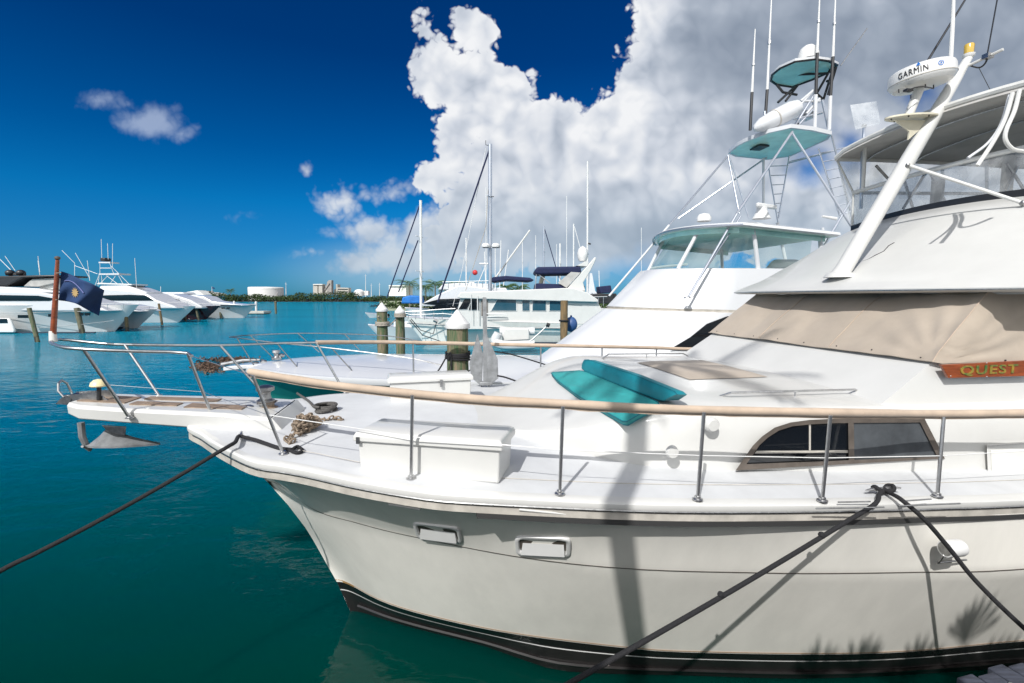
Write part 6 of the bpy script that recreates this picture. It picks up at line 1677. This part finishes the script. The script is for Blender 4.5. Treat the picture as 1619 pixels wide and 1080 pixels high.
LN('tower_ring', [(158, 424), (176, 424)], 76.2, .06, 'plastic_white', t)
for a in ([(118, 420), (154, 433)], [(98, 396), (118, 416), (118, 440)], [(138, 412), (142, 444)], [(119, 400), (142, 440)], [(213, 408), (216, 455)], [(160, 378), (161, 408)], [(170, 385), (171, 410)], [(178, 385), (178, 424)]): LN('outrigger', a, 76, .035, 'plastic_white', t)
rails(t, [(200, 478), (250, 478), (296, 478)], 76, 6)
SB_('radar_bar', [(216, 452), (227, 452), (227, 453.5), (216, 453.5)], 76, .3, 'dark_plastic', t)
# D: dark hull, E: last white one
t = thing('motor_yacht', 'motor yacht with a near black hull between two pale ones', 'yacht', (-55, 86, 0), 'motor yachts moored on the left')
far_hull(t, PY(338, 486, 85)[0], 87, 20, 5.4, 2.5, 2.2, 1, 'far_red', rake=.34)
SB_('superstructure', [(210, 488), (222, 466), (272, 465), (300, 474), (318, 484), (320, 488)], 84.6, 4.2, 'fresh_white', t, bevel=.2); SB_('window_band', [(230, 475), (236, 470), (270, 470), (284, 475)], 84.5, 4.4, 'dark_glass', t); rails(t, [(280, 480), (310, 480), (335, 480)], 85, 5)
t = thing('motor_yacht', 'low white motor yacht with two oval hull ports, rightmost in the left row', 'yacht', (-52, 94, 0), 'motor yachts moored on the left')
far_hull(t, PY(395, 481, 92)[0], 94.5, 20, 5.4, 2.6, 2.3, 1, 'far_hull', rake=.30, stripe=(.97, .05, 'dark_plastic'))
SB_('superstructure', [(242, 482), (243, 463), (275, 465), (310, 467), (322, 469), (334, 476), (364, 480), (390, 483)], 92, 4.2, 'fresh_white', t, bevel=.25, seg=3)
SB_('window_band', [(297, 473.5), (302, 471), (312, 471), (318, 475.5)], 91.9, 4.4, 'dark_glass', t); SB_('window_band', [(272, 472.5), (276, 471), (292, 471), (292, 474)], 91.9, 4.4, 'dark_glass', t)
for x in (352, 360): SB_('hull_port', [(x - 2.5, 487), (x - 1, 486.2), (x + 2, 486.2), (x + 3, 487), (x + 2, 488.3), (x - 1.5, 488.3)], 91.55, .25, 'dark_glass', t)
SB_('hard_top', [(242, 466), (243, 462), (288, 462), (292, 465)], 92.4, 3.6, 'fresh_white', t, bevel=.15); LN('bow_light', [(370, 481), (370, 476)], 93, .15, 'plastic_white', t)
# extra yachts whose tops show over the others
t = thing('cabin_cruiser', 'small cabin cruiser whose pale roof shows behind the last white yacht', 'motor boat', (-75, 108, 0)); far_hull(t, PY(330, 480, 106)[0], 108, 16, 4.6, 2, 1.8, 1); SB_('wheelhouse', [(290, 470), (294, 462), (312, 459), (322, 466), (322, 470)], 106, 3, 'old_white', t, bevel=.1); LN('pole', [(254, 466), (254, 453)], 106, .06, 'plastic_white', t)
# piles along the left dock
for (x, yt, yb, w, ln, mt, lab) in ((46, 487, 541, 6.2, .5, 'pile_green', 'green pile nearest the left edge, before the largest yacht'), (121, 487, 527, 7.4, .45, 'pile_grey', 'leaning grey pile beneath the blue flag'), (199.5, 501, 524, 5, 0, 'pile_brown', 'short dark pile under the stern rail of the tucked yacht'),
          (251, 480, 514, 3.4, .3, 'pile_brown', 'thin brown pile before the tower yacht bow'), (290, 481, 508, 3.4, .2, 'pile_grey', 'thin grey pile at the stem of the black hulled yacht'), (309, 482, 506, 3.4, .4, 'pile_grey', 'thin leaning pile against the black hull'), (346, 480, 503, 3.4, .3, 'pile_grey', 'thin pale pile before the rightmost yacht of the row')):
    v = yb - 540.; c = (v * TC + FPX * TS) / (FPX * TC - v * TS); Y = CAMH / c
    pile_(x, yt, w, Y, False, mt, lab, lean=ln, wet=True, group=None)
# floating dock and its white posts
t = thing('floating_dock', 'grey concrete floating dock past the last yacht', 'dock', PY(410, 496, 117))
a, b = PZ(378, 497, 0.0), PZ(440, 495.5, 0.0)
mk('deck', M().box(((a[0] + b[0]) / 2, a[1] + 1.5, .45), ((b[0] - a[0]) / 2, 0, 0), (0, 1.8, 0), (0, 0, .28)), 'concrete', t, bevel=.05)
mk('float', M().box(((a[0] + b[0]) / 2, a[1] + 1.5, .0), ((b[0] - a[0]) / 2 - .3, 0, 0), (0, 1.6, 0), (0, 0, .2)), 'pile_wet', t)
for x, yt, mt, lab in ((404.5, 477, 'plastic_white', 'white post on the floating dock'), (435.5, 476.5, 'pile_grey', 'grey brown post at the end of the floating dock')):
    p = PY(x, yt, 119); pt = thing('dock_post', lab, 'post', (p[0], 119, .7)); mk('shaft', M().tube([(p[0], 119, -.5), (p[0], 119, p[2] - .25)], .25, 12), mt, pt); mk('cap', M().lathe((p[0], 119, p[2] - .3), [(.3, 0), (.3, .15), (.05, .4), (0, .4)], n=12), mt, pt)

# ================================================================== far shore
DS = 430.0
sh = M(); N_ = 60
rows = []
for k in range(N_ + 1):
    x = -330 + 560 * k / N_
    rows.append([(x, DS - 6 + 5 * noise.noise(Vector((x * .02, 0, 0))), -.3), (x, DS - 2, .35), (x, DS + 30, 1.0), (x, DS + 420, 1.4)])
mk('far_shore', sh.grid(rows), 'pile_wet', kind='structure')
rs = np.random.RandomState(4)
def leafmass(m, cx, cy, cz, rx, ry, rz, n, sz):
    for _ in range(n):
        d = rs.randn(3); d /= np.linalg.norm(d); r = rs.rand() ** .35
        c = np.array([cx, cy, cz]) + d * r * np.array([rx, ry, rz])
        if c[2] < .1: continue
        a = nrm(rs.randn(3)) * sz * (.5 + rs.rand()); b = nrm(np.cross(a, rs.randn(3))) * sz * (.4 + .5 * rs.rand())
        m.add([c - a, c - b, c + a, c + b], [(0, 1, 2, 3)])
mg = M()
for k in range(210):
    x = -330 + 560 * (k + rs.rand()) / 210
    px = 809 + 765 * x / DS
    h = 5.6 + 3.8 * noise.noise(Vector((x * .035, 3, 0))) + 1.6 * rs.rand()
    if 455 < px < 560: h += 1.8
    if px > 600: h = 4.2 + rs.rand() * 1.4
    y = DS + 2 + rs.rand() * 16
    leafmass(mg, x, y, h * .5, 4 + 2 * rs.rand(), 4, h * .55, 190, .6)
mk('mangroves', mg, 'mangrove_leaf', smooth=0, kind='stuff')
def PT(pts, Y, depth): return slab(pts, Y, depth)
t = thing('storage_tank', 'big white cylindrical storage tank beyond the mangroves', 'tank', PY(406, 466, 520))
c = PY(406, 466, 520); R_ = 26.5 / 765 * 520
mk('shell', M().lathe((c[0], 540, 0), [(R_, 0), (R_, PY(406, 454.5, 520)[2]), (R_ * .96, PY(406, 453.5, 520)[2]), (0, PY(406, 452.8, 520)[2])], n=48), 'tank_white', t)
mk('rim', M().lathe((c[0], 540, PY(406, 457, 520)[2]), [(R_ * 1.003, 0), (R_ * 1.01, .3), (R_ * 1.003, .6)], n=48), 'old_white', t)
mk('stair', M().tube([(c[0] + R_ * .80, 540 - R_ * .65, 1), (c[0] + R_ * .93, 540 - R_ * .45, 9)], .3, 5), 'plant_metal', t)
t = thing('storage_tank', 'small white tank and low hut at the right of the plant', 'tank', PY(575, 466, 540))
mk('shell', M().lathe(PY(568, 468, 540), [(5.5, 0), (5.5, 5), (3, 7), (0, 7.4)], n=24), 'tank_white', t); mk('annex', slab([(575, 467), (575, 460), (582, 460), (582, 467)], 540, 6), 'tank_white', t)
def bld(label, pts, Y, d, mt, extra=(), cat='building', name='industrial_building'):
    t = thing(name, label, cat, PY(pts[0][0], pts[0][1], Y)); mk('walls', PT(pts, Y, d), mt, t)
    for nm, p, yy, dd, mm in extra: mk(nm, PT(p, yy, dd), mm, t)
    return t
bld('pair of pale concrete silos at the left of the plant', [(495, 466), (495, 449.5), (502, 449.5), (502, 466)], 520, 8, 'concrete', [('silo', [(503.5, 466), (503.5, 449.5), (509.5, 449.5), (509.5, 466)], 520, 8, 'concrete'), ('roof_rim', [(494.7, 450.5), (494.7, 449), (509.8, 449), (509.8, 450.5)], 519, 9, 'old_white')], name='silo')
bld('tall grey plant tower with a slanting conveyor', [(517, 466), (517, 446), (520, 443), (524, 443), (524, 466)], 524, 6, 'plant_metal', [('conveyor', [(508, 460), (519, 447), (521, 448), (511, 463)], 523, 3, 'plant_metal'), ('machinery', [(510, 466), (510, 455), (517, 453), (517, 466)], 524, 6, 'concrete')], name='plant_tower')
bld('low grey industrial building with window strips right of the tower', [(528, 466), (528, 458), (531, 456.5), (531, 449.5), (533.5, 449.5), (533.5, 454.5), (551, 455), (551, 466)], 530, 9, 'concrete', [('window_strip', [(534, 458), (534, 456.7), (550, 457), (550, 458.3)], 529.8, .3, 'dark_glass'), ('window_strip', [(534, 462), (534, 460.5), (550, 460.8), (550, 462.3)], 529.8, .3, 'dark_glass')])
bld('white flat roofed warehouse above the mangroves, left of the white mast', [(615, 468), (615, 451.5), (642, 451.5), (642, 468)], 300, 20, 'tank_white', [('roof_edge', [(614.6, 452.6), (614.6, 450.9), (642.4, 450.9), (642.4, 452.6)], 299, 22, 'old_white')], name='warehouse')
bld('long low roof line beyond the left yachts', [(292, 466), (296, 462), (330, 462), (345, 465), (345, 468), (292, 468)], 500, 15, 'concrete', [('annex', [(322, 463), (322, 460), (330, 460), (330, 463)], 499, 8, 'plant_metal')])
for x, yt, lab in ((452, 446, 'lone thin radio mast right of the white tank'), (578, 433, 'tallest thin pylon right of the plant'), (587, 448, 'thin pole second from the tallest pylon'), (600, 447, 'thin pole nearest the warehouse'), (335, 453, 'flagpole above the left shore with a drooping flag')):
    b = PY(x, 467, 500); p = PY(x, yt, 500); t = thing('radio_mast' if x != 335 else 'flagpole', lab, 'mast', (b[0], 500, 1)); mk('shaft', M().tube([(b[0], 500, 1), p], [.45, .16], 6), 'plastic_white', t)
    if x == 335: mk('flag_cloth', M().prism([PY(335, 453.3, 500), PY(339, 455, 500), PY(340, 457.5, 500), PY(335, 456, 500)], (0, .1, 0)), 'flag_blue', t)
    else: mk('cross_arm', M().tube([p - [1.0, 0, 2], p + [1.0, 0, -2]], .12, 5), 'plastic_white', t)
# palms
for x, yt, Y, h_, sd, lab, fl in ((647, 446, 130, 0, 5, 'palm tree with a full crown between the warehouse and the white mast', 4.0), (688, 447, 120, 0, 6, 'palm tree right of the white mast, behind the cruiser', 4.0), (673, 452, 135, 0, 7, 'smaller palm tree low behind the white mast', 3.0), (720, 448, 140, 0, 8, 'palm tree showing over the cruiser flybridge', 3.0), (800, 452, 110, 0, 9, 'palm tree seen under the navy canopy', 3.0), (822, 452, 110, 0, 10, 'palm tree seen just left of the trawler bimini', 3.0), (364, 458, 440, 0, 11, 'lone palm above the mangroves left of the white tank', 5.0), (704, 450, 128, 0, 12, 'palm tree leaning beside another behind the cruiser', 3.0)):
    tp = PY(x, yt, Y); palm((tp[0], Y, .3), tp[2] - .3 - fl * .15, 0, 20, fl, lab, 'palm trees on the far shore', seed=sd, detail=20, wid=1.1 if fl < 4.5 else 1.8, rt=.2)
lb = M()
for k in range(26):
    x = PY(610 + k * 15, 470, 150)[0]; leafmass(lb, x, 152, 1.4, 3.4, 2, 1.5, 80, .5)
mk('shore_scrub', lb, 'mangrove_leaf', smooth=0, kind='stuff')
mk('inner_shore', M().grid([[(PY(600, 470, 144)[0], 144, -.3), (PY(600, 470, 148)[0], 148, .5), (PY(600, 470, 400)[0], 400, 1)], [(160, 144, -.3), (160, 148, .5), (300, 400, 1)]]), 'seabed', kind='structure')
# seaweed by the second boat's bow
for (x0, y0, wx, wy, lab) in ((330, 581, 22, 9, 'larger clump of brown floating seaweed near the tower boat bow'), (368, 570, 36, 5, 'long thin clump of brown floating seaweed off the tower boat pulpit')):
    m = M(); c = PZ(x0, y0, 0)
    for _ in range(520):
        x = x0 + wx * rs.randn() * .45; y = y0 + wy * rs.randn() * .45; p = PZ(x, y, 0) + [0, 0, .02 + .05 * rs.rand()]
        a = nrm(rs.randn(3)) * .10 * (.5 + rs.rand()); b = nrm(np.cross(a, rs.randn(3))) * .07
        m.add([p - a, p - b, p + a, p + b], [(0, 1, 2, 3)])
    mk('seaweed', m, 'weed', None, lab, 'seaweed', smooth=0, origin=c, kind='stuff')
